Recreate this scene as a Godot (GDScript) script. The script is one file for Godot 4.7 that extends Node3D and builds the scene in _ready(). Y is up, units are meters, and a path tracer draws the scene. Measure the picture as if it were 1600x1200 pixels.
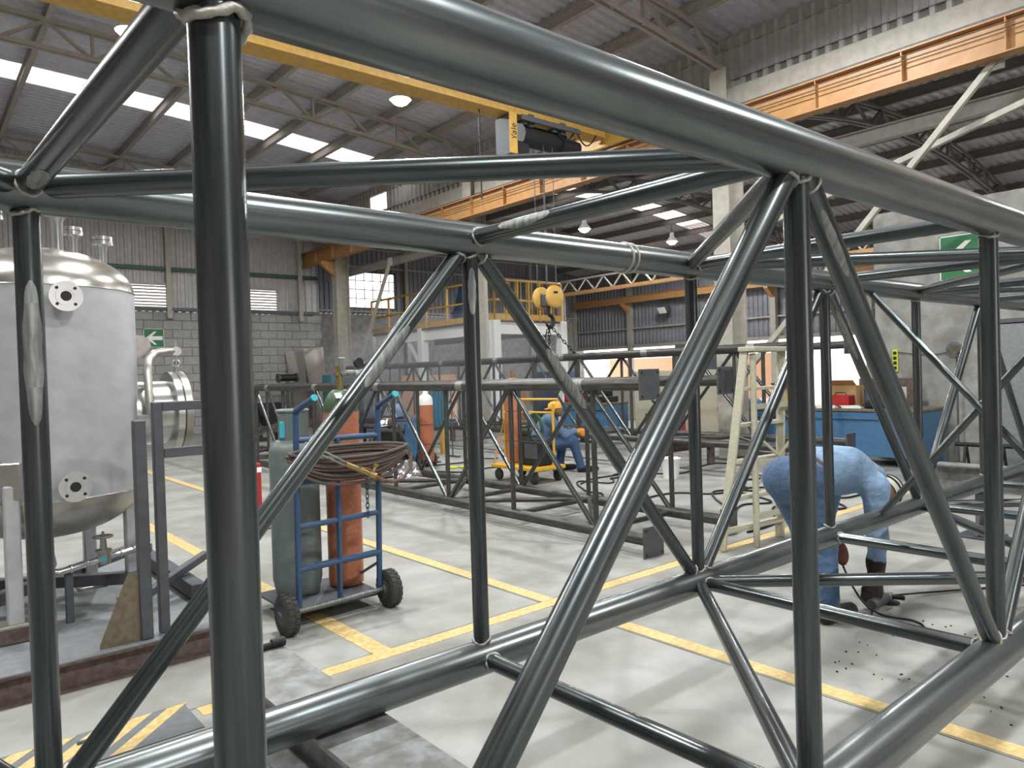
extends Node3D
# World: u runs along the near pipe truss (right, away), v runs across it (left, away), y is up.

class MB:
	var xf := Transform3D()
	var V := PackedVector3Array()
	var N := PackedVector3Array()
	var T := PackedVector2Array()
	var I := PackedInt32Array()
	var C := PackedColorArray()
	func vert(p: Vector3, n: Vector3, uv := Vector2.ZERO) -> int:
		V.append(xf * p)
		N.append((xf.basis * n).normalized())
		T.append(uv)
		return V.size() - 1
	func tri(i: int, j: int, k: int):
		var g := (V[k] - V[i]).cross(V[j] - V[i])
		if g.dot(N[i] + N[j] + N[k]) < 0:
			I.append_array([i, k, j])
		else:
			I.append_array([i, j, k])
	func face(ps: Array, n: Vector3):
		var t: Vector3 = (ps[1] - ps[0]).normalized()
		var b := n.cross(t)
		var ids := []
		for p in ps:
			ids.append(vert(p, n, Vector2(p.dot(t), p.dot(b))))
		for i in range(1, ids.size() - 1):
			tri(ids[0], ids[i], ids[i + 1])
	# box with chamfered edges
	func box(c: Vector3, s: Vector3, bev := 0.0, B := Basis()):
		var h := s * 0.5
		bev = min(bev, 0.45 * min(s.x, min(s.y, s.z)))
		for ax in 3:
			for sg in [-1, 1]:
				var n := Vector3.ZERO
				n[ax] = sg
				var a1 := (ax + 1) % 3
				var a2 := (ax + 2) % 3
				var ps := []
				for q in [[-1, -1], [1, -1], [1, 1], [-1, 1]]:
					var p := Vector3.ZERO
					p[ax] = sg * h[ax]
					p[a1] = q[0] * (h[a1] - bev)
					p[a2] = q[1] * (h[a2] - bev)
					ps.append(c + B * p)
				face(ps, B * n)
		if bev <= 0.0:
			return
		for ax in 3:
			var a1 := (ax + 1) % 3
			var a2 := (ax + 2) % 3
			for q in [[-1, -1], [1, -1], [1, 1], [-1, 1]]:
				var ps := []
				for e in [[0, -1], [0, 1], [1, 1], [1, -1]]:
					var p := Vector3.ZERO
					p[ax] = e[1] * (h[ax] - bev)
					p[a1] = q[0] * (h[a1] - (bev if e[0] == 1 else 0.0))
					p[a2] = q[1] * (h[a2] - (0.0 if e[0] == 1 else bev))
					ps.append(c + B * p)
				var n := Vector3.ZERO
				n[a1] = q[0]
				n[a2] = q[1]
				face(ps, (B * n).normalized())
		for sx in [-1, 1]:
			for sy in [-1, 1]:
				for sz in [-1, 1]:
					var g := Vector3(sx, sy, sz)
					var ps := []
					for ax in 3:
						var p := g * (h - Vector3.ONE * bev)
						p[ax] = g[ax] * h[ax]
						ps.append(c + B * p)
					face(ps, (B * g).normalized())
	# box from a to b: w across, h along "up"
	func bar(a: Vector3, b: Vector3, w: float, h: float, bev := 0.002, up := Vector3.UP):
		box((a + b) * 0.5, Vector3(w, h, a.distance_to(b)), bev, MB.along(b - a, up))
	static func along(d: Vector3, up := Vector3.UP) -> Basis:
		d = d.normalized()
		if abs(d.dot(up)) > 0.99:
			up = Vector3.RIGHT if abs(d.dot(Vector3.RIGHT)) < 0.9 else Vector3.BACK
		var x := up.cross(d).normalized()
		return Basis(x, d.cross(x), d)
	func sweep(ps: Array, r, seg := 12, closed := false, caps := true):
		var n := ps.size()
		var d0: Vector3 = (ps[1] - ps[0]).normalized()
		var x: Vector3 = MB.along(d0).x
		var rows := []
		var len := 0.0
		for i in range(n + (1 if closed else 0)):
			var k := i % n
			var dn: Vector3
			if closed:
				dn = (ps[(k + 1) % n] - ps[(k + n - 1) % n]).normalized()
			else:
				dn = (ps[min(k + 1, n - 1)] - ps[max(k - 1, 0)]).normalized()
			x = (x - dn * x.dot(dn)).normalized()
			var y := dn.cross(x)
			var rr: float = r[k] if r is Array else r
			if i > 0:
				len += ps[k].distance_to(ps[(k + n - 1) % n])
			var row := []
			for j in seg + 1:
				var a := TAU * j / seg
				var o := x * cos(a) + y * sin(a)
				row.append(vert(ps[k] + o * rr, o, Vector2(float(j) / seg, len)))
			rows.append(row)
		for i in rows.size() - 1:
			for j in seg:
				tri(rows[i][j], rows[i + 1][j], rows[i + 1][j + 1])
				tri(rows[i][j], rows[i + 1][j + 1], rows[i][j + 1])
		if caps and not closed:
			for e in [0, n - 1]:
				var dn: Vector3 = (ps[0] - ps[1]) if e == 0 else (ps[n - 1] - ps[n - 2])
				dn = dn.normalized()
				var c := vert(ps[e], dn)
				var ids := []
				for j in seg + 1:
					var q: Vector3 = xf.affine_inverse() * V[rows[e][j]]
					ids.append(vert(q, dn))
				for j in seg:
					tri(c, ids[j], ids[j + 1])
	func rod(a: Vector3, b: Vector3, r: float, seg := 12, caps := true):
		sweep([a, b], r, seg, false, caps)
	func ring(c: Vector3, axis: Vector3, R: float, r: float, seg := 24, sub := 8):
		var B := MB.along(axis)
		var ps := []
		for i in seg:
			var a := TAU * i / seg
			ps.append(c + (B.x * cos(a) + B.y * sin(a)) * R)
		sweep(ps, r, sub, true)
	# profile of (radius, height) turned about axis at c
	func lathe(pf: Array, c: Vector3, axis := Vector3.UP, seg := 24, sharp := 0.7):
		var B := MB.along(axis)
		for s in pf.size() - 1:
			var p: Vector2 = pf[s]
			var q: Vector2 = pf[s + 1]
			if p.distance_to(q) < 1e-6:
				continue
			var nn := Vector2(q.y - p.y, p.x - q.x).normalized()
			var n0 := nn
			var n1 := nn
			if s > 0:
				var o: Vector2 = pf[s - 1]
				var m := Vector2(p.y - o.y, o.x - p.x).normalized()
				if m.dot(nn) > sharp:
					n0 = (m + nn).normalized()
			if s < pf.size() - 2:
				var o: Vector2 = pf[s + 2]
				var m := Vector2(o.y - q.y, q.x - o.x).normalized()
				if m.dot(nn) > sharp:
					n1 = (m + nn).normalized()
			var r0 := []
			var r1 := []
			for j in seg + 1:
				var a := TAU * j / seg
				var o := B.x * cos(a) + B.y * sin(a)
				r0.append(vert(c + o * p.x + B.z * p.y, o * n0.x + B.z * n0.y, Vector2(float(j) / seg * TAU * max(p.x, q.x), p.y + p.x)))
				r1.append(vert(c + o * q.x + B.z * q.y, o * n1.x + B.z * n1.y, Vector2(float(j) / seg * TAU * max(p.x, q.x), q.y + q.x)))
			for j in seg:
				if p.x > 1e-5:
					tri(r0[j], r0[j + 1], r1[j])
				if q.x > 1e-5:
					tri(r0[j + 1], r1[j], r1[j + 1])
	# polygon in B.x/B.y about o, pushed along B.z by depth
	func prism(poly: Array, o: Vector3, B: Basis, depth: float):
		var pp := PackedVector2Array(poly)
		var ix := Geometry2D.triangulate_polygon(pp)
		var cw := Geometry2D.is_polygon_clockwise(pp)
		for side in 2:
			var n := B.z * (1.0 if side == 1 else -1.0)
			var ids := []
			for p in pp:
				ids.append(vert(o + B.x * p.x + B.y * p.y + B.z * (depth if side == 1 else 0.0), n, p))
			for k in range(0, ix.size(), 3):
				tri(ids[ix[k]], ids[ix[k + 1]], ids[ix[k + 2]])
		for k in pp.size():
			var a := pp[k]
			var b := pp[(k + 1) % pp.size()]
			var e := (b - a).normalized()
			var n2 := Vector2(e.y, -e.x) * (-1.0 if cw else 1.0)
			var A := o + B.x * a.x + B.y * a.y
			var Bb := o + B.x * b.x + B.y * b.y
			face([A, Bb, Bb + B.z * depth, A + B.z * depth], (B.x * n2.x + B.y * n2.y).normalized())
	func ibeam(a: Vector3, b: Vector3, h: float, w: float, tf: float, tw: float, up := Vector3.UP):
		var x := w * 0.5
		var y := h * 0.5
		var t := tw * 0.5
		prism([Vector2(-x, -y), Vector2(x, -y), Vector2(x, -y + tf), Vector2(t, -y + tf), Vector2(t, y - tf), Vector2(x, y - tf), Vector2(x, y), Vector2(-x, y), Vector2(-x, y - tf), Vector2(-t, y - tf), Vector2(-t, -y + tf), Vector2(-x, -y + tf)], a, MB.along(b - a, up), a.distance_to(b))
	# ribbed sheet: path runs along the ribs, across is the full width vector, n the side the ribs rise to
	func ribbed(path: Array, across: Vector3, n: Vector3, pitch: float, depth: float, top := 0.3):
		var w := across.length()
		var ax := across / w
		var count: int = max(1, int(round(w / pitch)))
		var p := w / count
		var pf := [Vector2(0, 0)]
		for i in count:
			pf.append_array([Vector2(i * p + p * (0.5 - top * 0.5 - 0.12), 0), Vector2(i * p + p * (0.5 - top * 0.5), depth), Vector2(i * p + p * (0.5 + top * 0.5), depth), Vector2(i * p + p * (0.5 + top * 0.5 + 0.12), 0)])
		pf.append(Vector2(w, 0))
		for s in pf.size() - 1:
			var q0: Vector2 = pf[s]
			var q1: Vector2 = pf[s + 1]
			var e := (q1 - q0).normalized()
			var nn := n * e.x - ax * e.y
			var last := []
			for k in path.size():
				var o: Vector3 = path[k]
				var row := [vert(o + ax * q0.x + n * q0.y, nn, Vector2(q0.x, k)), vert(o + ax * q1.x + n * q1.y, nn, Vector2(q1.x, k))]
				if k > 0:
					tri(last[0], last[1], row[0])
					tri(last[1], row[0], row[1])
				last = row
	func mesh() -> ArrayMesh:
		var arr := []
		arr.resize(Mesh.ARRAY_MAX)
		arr[Mesh.ARRAY_VERTEX] = V
		arr[Mesh.ARRAY_NORMAL] = N
		arr[Mesh.ARRAY_TEX_UV] = T
		if C.size() == V.size():
			arr[Mesh.ARRAY_COLOR] = C
		arr[Mesh.ARRAY_INDEX] = I
		var m := ArrayMesh.new()
		m.add_surface_from_arrays(Mesh.PRIMITIVE_TRIANGLES, arr)
		return m

func W(u: float, y: float, v: float) -> Vector3:
	return Vector3(u, y, -v)

const EU := Vector3(1, 0, 0)
const EV := Vector3(0, 0, -1)
const EY := Vector3(0, 1, 0)
var M := {}
var taken := {}

func numbered(called: String) -> String:
	var k: int = taken.get(called, 0)
	taken[called] = k + 1
	return called if k == 0 else "%s_%03d" % [called, k]

func thing(called: String, label: String, category: String, at: Vector3, turn := 0.0, group := "") -> Node3D:
	var o := Node3D.new()
	o.name = numbered(called)
	add_child(o)
	o.position = at
	o.rotation.y = turn
	o.set_meta("label", label)
	o.set_meta("category", category)
	if group:
		o.set_meta("group", group)
	return o

func setting(called: String) -> Node3D:
	var o := Node3D.new()
	o.name = called
	o.set_meta("kind", "structure")
	add_child(o)
	return o

# mesh builder that takes world points for a thing that is already placed
func mbw(t: Node3D) -> MB:
	var m := MB.new()
	m.xf = t.transform.affine_inverse()
	return m

func put(parent: Node3D, called: String, what, mat: Material, label := "") -> MeshInstance3D:
	var o := MeshInstance3D.new()
	o.mesh = what.mesh() if what is MB else what
	o.name = called
	o.material_override = mat
	o.cast_shadow = GeometryInstance3D.SHADOW_CASTING_SETTING_ON
	if label:
		o.set_meta("label", label)
	parent.add_child(o, true)
	return o

func copy(src: Node3D, at: Vector3, label: String, turn := 0.0) -> Node3D:
	var c: Node3D = src.duplicate()
	var base := String(src.name)
	if base.length() > 4 and base.substr(base.length() - 4, 1) == "_" and base.right(3).is_valid_int():
		base = base.left(base.length() - 4)
	c.name = numbered(base)
	add_child(c)
	c.position = at
	c.rotation.y = turn
	c.set_meta("label", label)
	return c

# pipes of one length and radius share a mesh
var pipe_meshes := {}
func pipe(parent: Node3D, called: String, a: Vector3, b: Vector3, r: float, mat: Material, seg := 20) -> MeshInstance3D:
	var L := a.distance_to(b)
	var key := "%.3f_%.4f_%d" % [L, r, seg]
	if not pipe_meshes.has(key):
		var m := MB.new()
		m.sweep([Vector3.ZERO, Vector3(0, 0, L * 0.5), Vector3(0, 0, L)], r, seg)
		pipe_meshes[key] = m.mesh()
	var o := put(parent, called, pipe_meshes[key], mat)
	o.transform = parent.transform.affine_inverse() * Transform3D(MB.along(b - a), a)
	return o

# ---------- materials ----------
func noise_tex(seed_: int, freq: float, lo: Color, hi: Color, size := 512, contrast := 1.0, oct := 5, stretch := 1) -> ImageTexture:
	var f := FastNoiseLite.new()
	f.seed = seed_
	f.noise_type = FastNoiseLite.TYPE_SIMPLEX_SMOOTH
	f.frequency = freq
	f.fractal_octaves = oct
	f.fractal_gain = 0.55
	var g := f.get_seamless_image(size, size)
	var d := g.get_data()
	var out := PackedByteArray()
	out.resize(size * size * 3)
	var lut := []
	for i in 256:
		var t := clampf(0.5 + (i / 255.0 - 0.5) * contrast, 0, 1)
		var c := lo.lerp(hi, t)
		lut.append([int(c.r * 255), int(c.g * 255), int(c.b * 255)])
	for i in size * size:
		var x := i % size
		var y := int(i / size)
		var c: Array = lut[d[(y / stretch) * size + x] if stretch > 1 else d[i]]
		out[i * 3] = c[0]
		out[i * 3 + 1] = c[1]
		out[i * 3 + 2] = c[2]
	return ImageTexture.create_from_image(Image.create_from_data(size, size, false, Image.FORMAT_RGB8, out))

func mat(c: Color, rough := 0.6, metal := 0.0, tex: Texture2D = null, scale := 1.0, world := true) -> StandardMaterial3D:
	var m := StandardMaterial3D.new()
	m.albedo_color = c
	m.roughness = rough
	m.metallic = metal
	m.metallic_specular = 0.5
	if tex:
		m.albedo_texture = tex
		m.uv1_triplanar = world
		m.uv1_world_triplanar = world
		m.uv1_scale = Vector3.ONE * scale
	return m

func make_materials():
	var soft := noise_tex(3, 0.012, Color(0.90, 0.90, 0.90), Color(1, 1, 1), 512, 1.4)
	var grime := noise_tex(5, 0.02, Color(0.78, 0.76, 0.73), Color(1, 1, 1), 512, 1.7)
	var scale_ := noise_tex(7, 0.009, Color(0.76, 0.78, 0.78), Color(1.0, 0.995, 0.98), 512, 1.5, 5)
	var blotch := noise_tex(9, 0.006, Color(0.86, 0.85, 0.83), Color(1, 1, 1), 1024, 1.7, 6)
	var streak := noise_tex(13, 0.02, Color(0.7, 0.7, 0.7), Color(1, 1, 1), 512, 1.8, 4, 8)
	var rgh := noise_tex(17, 0.006, Color(0.80, 0.80, 0.80), Color(1, 1, 1), 512, 1.5, 3)
	var worn := noise_tex(19, 0.03, Color(0.88, 0.86, 0.82), Color(1, 1, 1), 512, 1.8)
	M.pipe = mat(Color(0.53, 0.55, 0.555), 0.31, 0.85, scale_, 1.0, false)
	M.pipe.uv1_scale = Vector3(1, 0.22, 1)
	M.pipe.roughness_texture = rgh
	M.pipe_small = mat(Color(0.42, 0.44, 0.445), 0.29, 0.85, scale_, 1.0, false)
	M.pipe_small.uv1_scale = Vector3(1, 0.3, 1)
	M.pipe_small.roughness_texture = rgh
	M.pipe_rust = mat(Color(0.36, 0.355, 0.345), 0.42, 0.6, grime, 1.0, false)
	M.pipe_rust.uv1_scale = Vector3(1, 0.5, 1)
	M.bare = mat(Color(0.66, 0.67, 0.65), 0.5, 0.6, streak, 6.0)
	M.weld = mat(Color(0.74, 0.73, 0.71), 0.5, 0.5, worn, 12.0)
	M.stain = mat(Color(0.76, 0.765, 0.77), 0.5, 0.45, soft, 0.9)
	M.bright = mat(Color(0.80, 0.80, 0.79), 0.24, 0.92)
	M.satin = mat(Color(0.74, 0.72, 0.69), 0.36, 0.9, soft, 2.0)
	M.head = mat(Color(0.78, 0.76, 0.73), 0.27, 0.9, soft, 1.5)
	M.gun = mat(Color(0.36, 0.37, 0.39), 0.55, 0.3, soft, 1.4)
	M.black = mat(Color(0.10, 0.10, 0.10), 0.6)
	M.rubber = mat(Color(0.30, 0.29, 0.275), 0.85, 0.0, grime, 6.0)
	M.floor_a = mat(Color(0.65, 0.648, 0.63), 0.6, 0.0, blotch, 0.23)
	M.floor_b = mat(Color(0.635, 0.632, 0.615), 0.6, 0.0, blotch, 0.27)
	M.joint = mat(Color(0.26, 0.25, 0.23), 0.9)
	M.line = mat(Color(0.88, 0.775, 0.54), 0.6, 0.0, worn, 1.5)
	M.cover = mat(Color(0.47, 0.48, 0.49), 0.65, 0.0, soft, 2.0)
	M.block = mat(Color(0.62, 0.615, 0.60), 0.9, 0.0, soft, 1.1)
	M.block_b = mat(Color(0.59, 0.585, 0.57), 0.9, 0.0, soft, 1.3)
	M.mortar = mat(Color(0.54, 0.53, 0.52), 0.95)
	M.plaster = mat(Color(0.62, 0.615, 0.60), 0.85, 0.0, blotch, 0.5)
	M.siding = mat(Color(0.74, 0.73, 0.72), 0.5, 0.1, soft, 0.6)
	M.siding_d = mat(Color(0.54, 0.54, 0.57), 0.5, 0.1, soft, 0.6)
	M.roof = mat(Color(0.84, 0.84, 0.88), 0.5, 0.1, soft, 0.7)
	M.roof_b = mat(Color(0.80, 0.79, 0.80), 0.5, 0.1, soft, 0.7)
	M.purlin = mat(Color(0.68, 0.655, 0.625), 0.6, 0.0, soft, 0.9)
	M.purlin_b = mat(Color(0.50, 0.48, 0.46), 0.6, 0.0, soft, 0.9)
	M.cream = mat(Color(0.69, 0.665, 0.62), 0.55, 0.0, soft, 0.8)
	M.orange = mat(Color(0.72, 0.535, 0.34), 0.5, 0.0, soft, 0.8)
	M.yellow = mat(Color(0.82, 0.65, 0.33), 0.5, 0.0, soft, 1.0)
	M.yellow_b = mat(Color(0.90, 0.70, 0.20), 0.45, 0.0, worn, 3.0)
	M.green_p = mat(Color(0.22, 0.33, 0.29), 0.5)
	M.sign = mat(Color(0.13, 0.42, 0.24), 0.45)
	M.white = mat(Color(0.90, 0.90, 0.88), 0.5)
	M.blue = mat(Color(0.24, 0.35, 0.49), 0.45, 0.0, soft, 3.0)
	M.bluebench = mat(Color(0.29, 0.45, 0.60), 0.5, 0.0, soft, 1.4)
	M.cyl_green = mat(Color(0.44, 0.485, 0.475), 0.45, 0.0, soft, 2.2)
	M.cyl_orange = mat(Color(0.75, 0.465, 0.345), 0.5, 0.0, worn, 2.2)
	M.cyl_neck = mat(Color(0.26, 0.36, 0.25), 0.45, 0.0, worn, 4.0)
	M.hose = mat(Color(0.41, 0.37, 0.35), 0.7, 0.0, grime, 8.0)
	M.hose_red = mat(Color(0.47, 0.36, 0.33), 0.7, 0.0, grime, 8.0)
	M.hose_green = mat(Color(0.20, 0.33, 0.24), 0.6)
	M.brass = mat(Color(0.64, 0.56, 0.36), 0.38, 0.8)
	M.copper = mat(Color(0.62, 0.42, 0.32), 0.4, 0.8)
	M.primer = mat(Color(0.42, 0.355, 0.33), 0.7, 0.0, grime, 1.5)
	M.plate = mat(Color(0.55, 0.56, 0.57), 0.55, 0.3, soft, 2.0)
	M.rusty = mat(Color(0.50, 0.46, 0.39), 0.7, 0.2, worn, 1.2)
	M.beamtop = mat(Color(0.58, 0.59, 0.59), 0.55, 0.2, grime, 1.1)
	M.cardboard = mat(Color(0.74, 0.60, 0.42), 0.85)
	M.red = mat(Color(0.62, 0.13, 0.14), 0.45)
	M.peach = mat(Color(0.90, 0.72, 0.58), 0.85)
	M.ground = mat(Color(0.66, 0.63, 0.60), 0.9)
	M.wood = mat(Color(0.75, 0.73, 0.64), 0.65, 0.0, soft, 3.0)
	M.paper = mat(Color(0.92, 0.92, 0.90), 0.8)
	M.cloth = mat(Color(1, 1, 1), 0.85, 0.0, soft, 3.0)
	M.cloth.vertex_color_use_as_albedo = true
	var fn := FastNoiseLite.new()
	fn.seed = 31
	fn.frequency = 0.012
	fn.fractal_octaves = 3
	var fold := fn.get_seamless_image(512, 512)
	fold.convert(Image.FORMAT_RGBA8)
	fold.bump_map_to_normal_map(14.0)
	M.cloth.normal_enabled = true
	M.cloth.normal_texture = ImageTexture.create_from_image(fold)
	M.cloth.normal_scale = 0.8
	M.cloth.rim_enabled = true
	M.cloth.rim = 0.15
	M.capy = mat(Color(0.90, 0.66, 0.28), 0.7)
	M.hood = mat(Color(0.86, 0.85, 0.80), 0.8, 0.0, worn, 12.0)
	M.helmet = mat(Color(0.40, 0.47, 0.56), 0.4)
	M.foil = mat(Color(0.92, 0.93, 0.95), 0.22, 0.9)
	M.teal = mat(Color(0.22, 0.42, 0.50), 0.7)
	M.cyan = mat(Color(0.25, 0.72, 0.78), 0.5)
	M.lime = mat(Color(0.78, 0.82, 0.20), 0.7)
	M.outlet = mat(Color(0.80, 0.82, 0.22), 0.5)
	M.skylight = mat(Color(1.0, 0.88, 0.78, 0.35), 0.05)
	M.skylight.transparency = BaseMaterial3D.TRANSPARENCY_ALPHA
	M.glass = mat(Color(0.92, 0.93, 1.0, 0.16), 0.03)
	M.glass.transparency = BaseMaterial3D.TRANSPARENCY_ALPHA
	M.lampglow = mat(Color(1, 1, 1), 0.5)
	M.lampglow.emission_enabled = true
	M.lampglow.emission = Color(1.0, 0.98, 0.93)
	M.lampglow.emission_energy_multiplier = 40.0
	M.arcglow = mat(Color(1, 1, 1), 0.5)
	M.arcglow.emission_enabled = true
	M.arcglow.emission = Color(0.92, 0.92, 1.0)
	M.arcglow.emission_energy_multiplier = 30.0

func _ready():
	# --- camera ---
	var cam := Camera3D.new()
	cam.name = "camera"
	var yaw := deg_to_rad(40.1)
	var pitch := deg_to_rad(-0.9)
	var roll := deg_to_rad(-1.77)
	var fw := W(sin(yaw) * cos(pitch), sin(pitch), cos(yaw) * cos(pitch))
	var rt := W(cos(yaw), 0, -sin(yaw))
	var up := rt.cross(fw)
	var cr := rt * cos(roll) + up * sin(roll)
	var cu := up * cos(roll) - rt * sin(roll)
	cam.transform = Transform3D(Basis(cr, cu, -fw), Vector3(0, 1.5, 0))
	cam.fov = rad_to_deg(2.0 * atan(600.0 / 1139.0))
	cam.near = 0.05
	cam.far = 300.0
	add_child(cam)
	cam.current = true
	# --- sky and exposure ---
	var env := Environment.new()
	env.tonemap_mode = Environment.TONE_MAPPER_LINEAR
	env.tonemap_exposure = 0.95
	env.background_mode = Environment.BG_SKY
	var sky := Sky.new()
	var sm := ProceduralSkyMaterial.new()
	sm.sky_top_color = Color(0.95, 0.94, 0.95)
	sm.sky_horizon_color = Color(1.0, 0.96, 0.95)
	sm.ground_horizon_color = Color(0.75, 0.70, 0.66)
	sm.ground_bottom_color = Color(0.55, 0.52, 0.50)
	sm.energy_multiplier = 3.8
	sky.sky_material = sm
	env.sky = sky
	env.volumetric_fog_enabled = true
	env.volumetric_fog_density = 0.0
	env.sdfgi_enabled = true
	env.ssao_enabled = true
	env.ssil_enabled = true
	var we := WorldEnvironment.new()
	we.name = "world_environment"
	we.environment = env
	add_child(we)
	make_materials()
	lamps()
	floor_and_lines()
	walls()
	roof_main()
	roof_side()
	columns_and_runways()
	crane()
	near_truss()
	floor_trusses()
	vessel_skid()
	cylinder_cart()
	supports()
	ladder()
	worker_bending()
	background_left()
	background_mid()
	mezzanine()
	right_side()
	small_things()
	smoke()

# ---------- lamps ----------
func lamps():
	var first: Node3D = null
	var k := 0
	var spots := [[2.72, 6.62, 11.5, "glaring high-bay lamp beside the slanted pipe at upper left"], [7.22, 6.62, 11.5, "glaring round high-bay lamp just below the yellow crane girder"], [16.68, 6.0, 16.04, "far round high-bay lamp left of the roof light row"], [21.05, 6.0, 16.0, "far high-bay lamp glowing beside the grey column"],
		[-1.7, 6.62, 11.5, ""], [-1.7, 6.62, 4.8, ""], [2.7, 6.62, 4.8, ""], [7.2, 6.62, 4.8, ""], [2.7, 6.62, -1.9, ""], [7.2, 6.62, -1.9, ""], [-1.7, 6.62, -1.9, ""], [16.7, 6.0, 9.0, ""], [16.7, 6.0, 2.0, ""], [2.7, 6.62, -8.6, ""]]
	for s in spots:
		var at := W(s[0], s[1], s[2])
		var lab: String = s[3] if s[3] != "" else "high-bay lamp hung from the roof out of the frame"
		var t: Node3D
		if first == null:
			t = thing("ceiling_lamp", lab, "lamp", at, 0, "high-bay lamps under the roof")
			var m := MB.new()
			m.lathe([Vector2(0.05, 0.26), Vector2(0.07, 0.24), Vector2(0.075, 0.12), Vector2(0.19, -0.02), Vector2(0.20, -0.06), Vector2(0.185, -0.06), Vector2(0.175, -0.02), Vector2(0.065, 0.11), Vector2(0.0, 0.11)], Vector3.ZERO, Vector3.UP, 20)
			put(t, "reflector", m, M.white)
			m = MB.new()
			m.lathe([Vector2(0.0, -0.17), Vector2(0.06, -0.16), Vector2(0.12, -0.13), Vector2(0.165, -0.08), Vector2(0.175, -0.03), Vector2(0.0, -0.028)], Vector3.ZERO, Vector3.UP, 20)
			put(t, "lamp_lens", m, M.lampglow)
			m = MB.new()
			m.rod(Vector3(0, 0.25, 0), Vector3(0, 0.6, 0), 0.012, 8)
			put(t, "hanger", m, M.gun)
			first = t
		else:
			t = copy(first, at, lab)
		var l := SpotLight3D.new()
		l.name = "lamp_light_%d" % k
		l.light_color = Color(0.97, 0.985, 0.985)
		l.light_energy = 21.0
		l.light_size = 0.16
		l.spot_range = 60.0
		l.spot_attenuation = 2.0
		l.spot_angle = 89.0
		l.spot_angle_attenuation = 0.25
		l.rotation.x = -PI / 2
		l.shadow_enabled = true
		add_child(l)
		l.position = at + Vector3(0, -0.2, 0)
		k += 1

# ---------- floor ----------
func floor_and_lines():
	var fl := setting("floor")
	var b := MB.new()
	b.box(W(8.0, -0.21, 6.0), Vector3(64, 0.3, 60))
	put(fl, "subbase", b, M.joint)
	var S := 4.35
	var m := MB.new()
	m.box(Vector3(0, -0.03, 0), Vector3(S - 0.012, 0.06, S - 0.012), 0.004)
	var slab := m.mesh()
	var us := 3.149
	var vs := 3.522
	for i in range(-4, 6):
		for j in range(-5, 6):
			var o := put(fl, "slab", slab, M.floor_a if (i * 7 + j * 3) % 4 != 0 else M.floor_b)
			o.position = W(us + (i + 0.5) * S, 0, vs + (j + 0.5) * S)
	var lines := [[3.16, 3.26, -8.0, 3.405], [3.16, 3.26, 3.505, 18.0], [1.915, 2.025, 3.51, 8.6], [1.0, 10.6, 3.41, 3.51], [3.26, 3.27, 0, 0]]
	for q in lines.slice(0, 4):
		m = MB.new()
		m.box(W((q[0] + q[1]) / 2, 0.001, (q[2] + q[3]) / 2), Vector3(q[1] - q[0], 0.003, q[3] - q[2]))
		put(fl, "painted_line", m, M.line)
	# striped trench cover at lower left
	var t := thing("trench_cover", "grey floor hatch with slanted yellow stripes at lower left", "hatch", W(0.46, 0, 3.45))
	m = mbw(t)
	m.box(W(0.33, 0.002, 3.45), Vector3(1.28, 0.006, 0.31), 0.001)
	put(t, "cover_plate", m, M.cover)
	for k in 7:
		var u0 := -0.3 + k * 0.15
		m = mbw(t)
		var a := W(u0, 0.0055, 3.3)
		var c := W(u0 + 0.30, 0.0055, 3.6)
		m.face([a, a + EU * 0.085, c + EU * 0.085, c], Vector3.UP)
		put(t, "yellow_stripe", m, M.line)
	m = mbw(t)
	m.bar(W(0.52, 0.012, 3.50), W(0.60, 0.012, 3.5), 0.012, 0.012)
	put(t, "lift_handle", m, M.gun)

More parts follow.
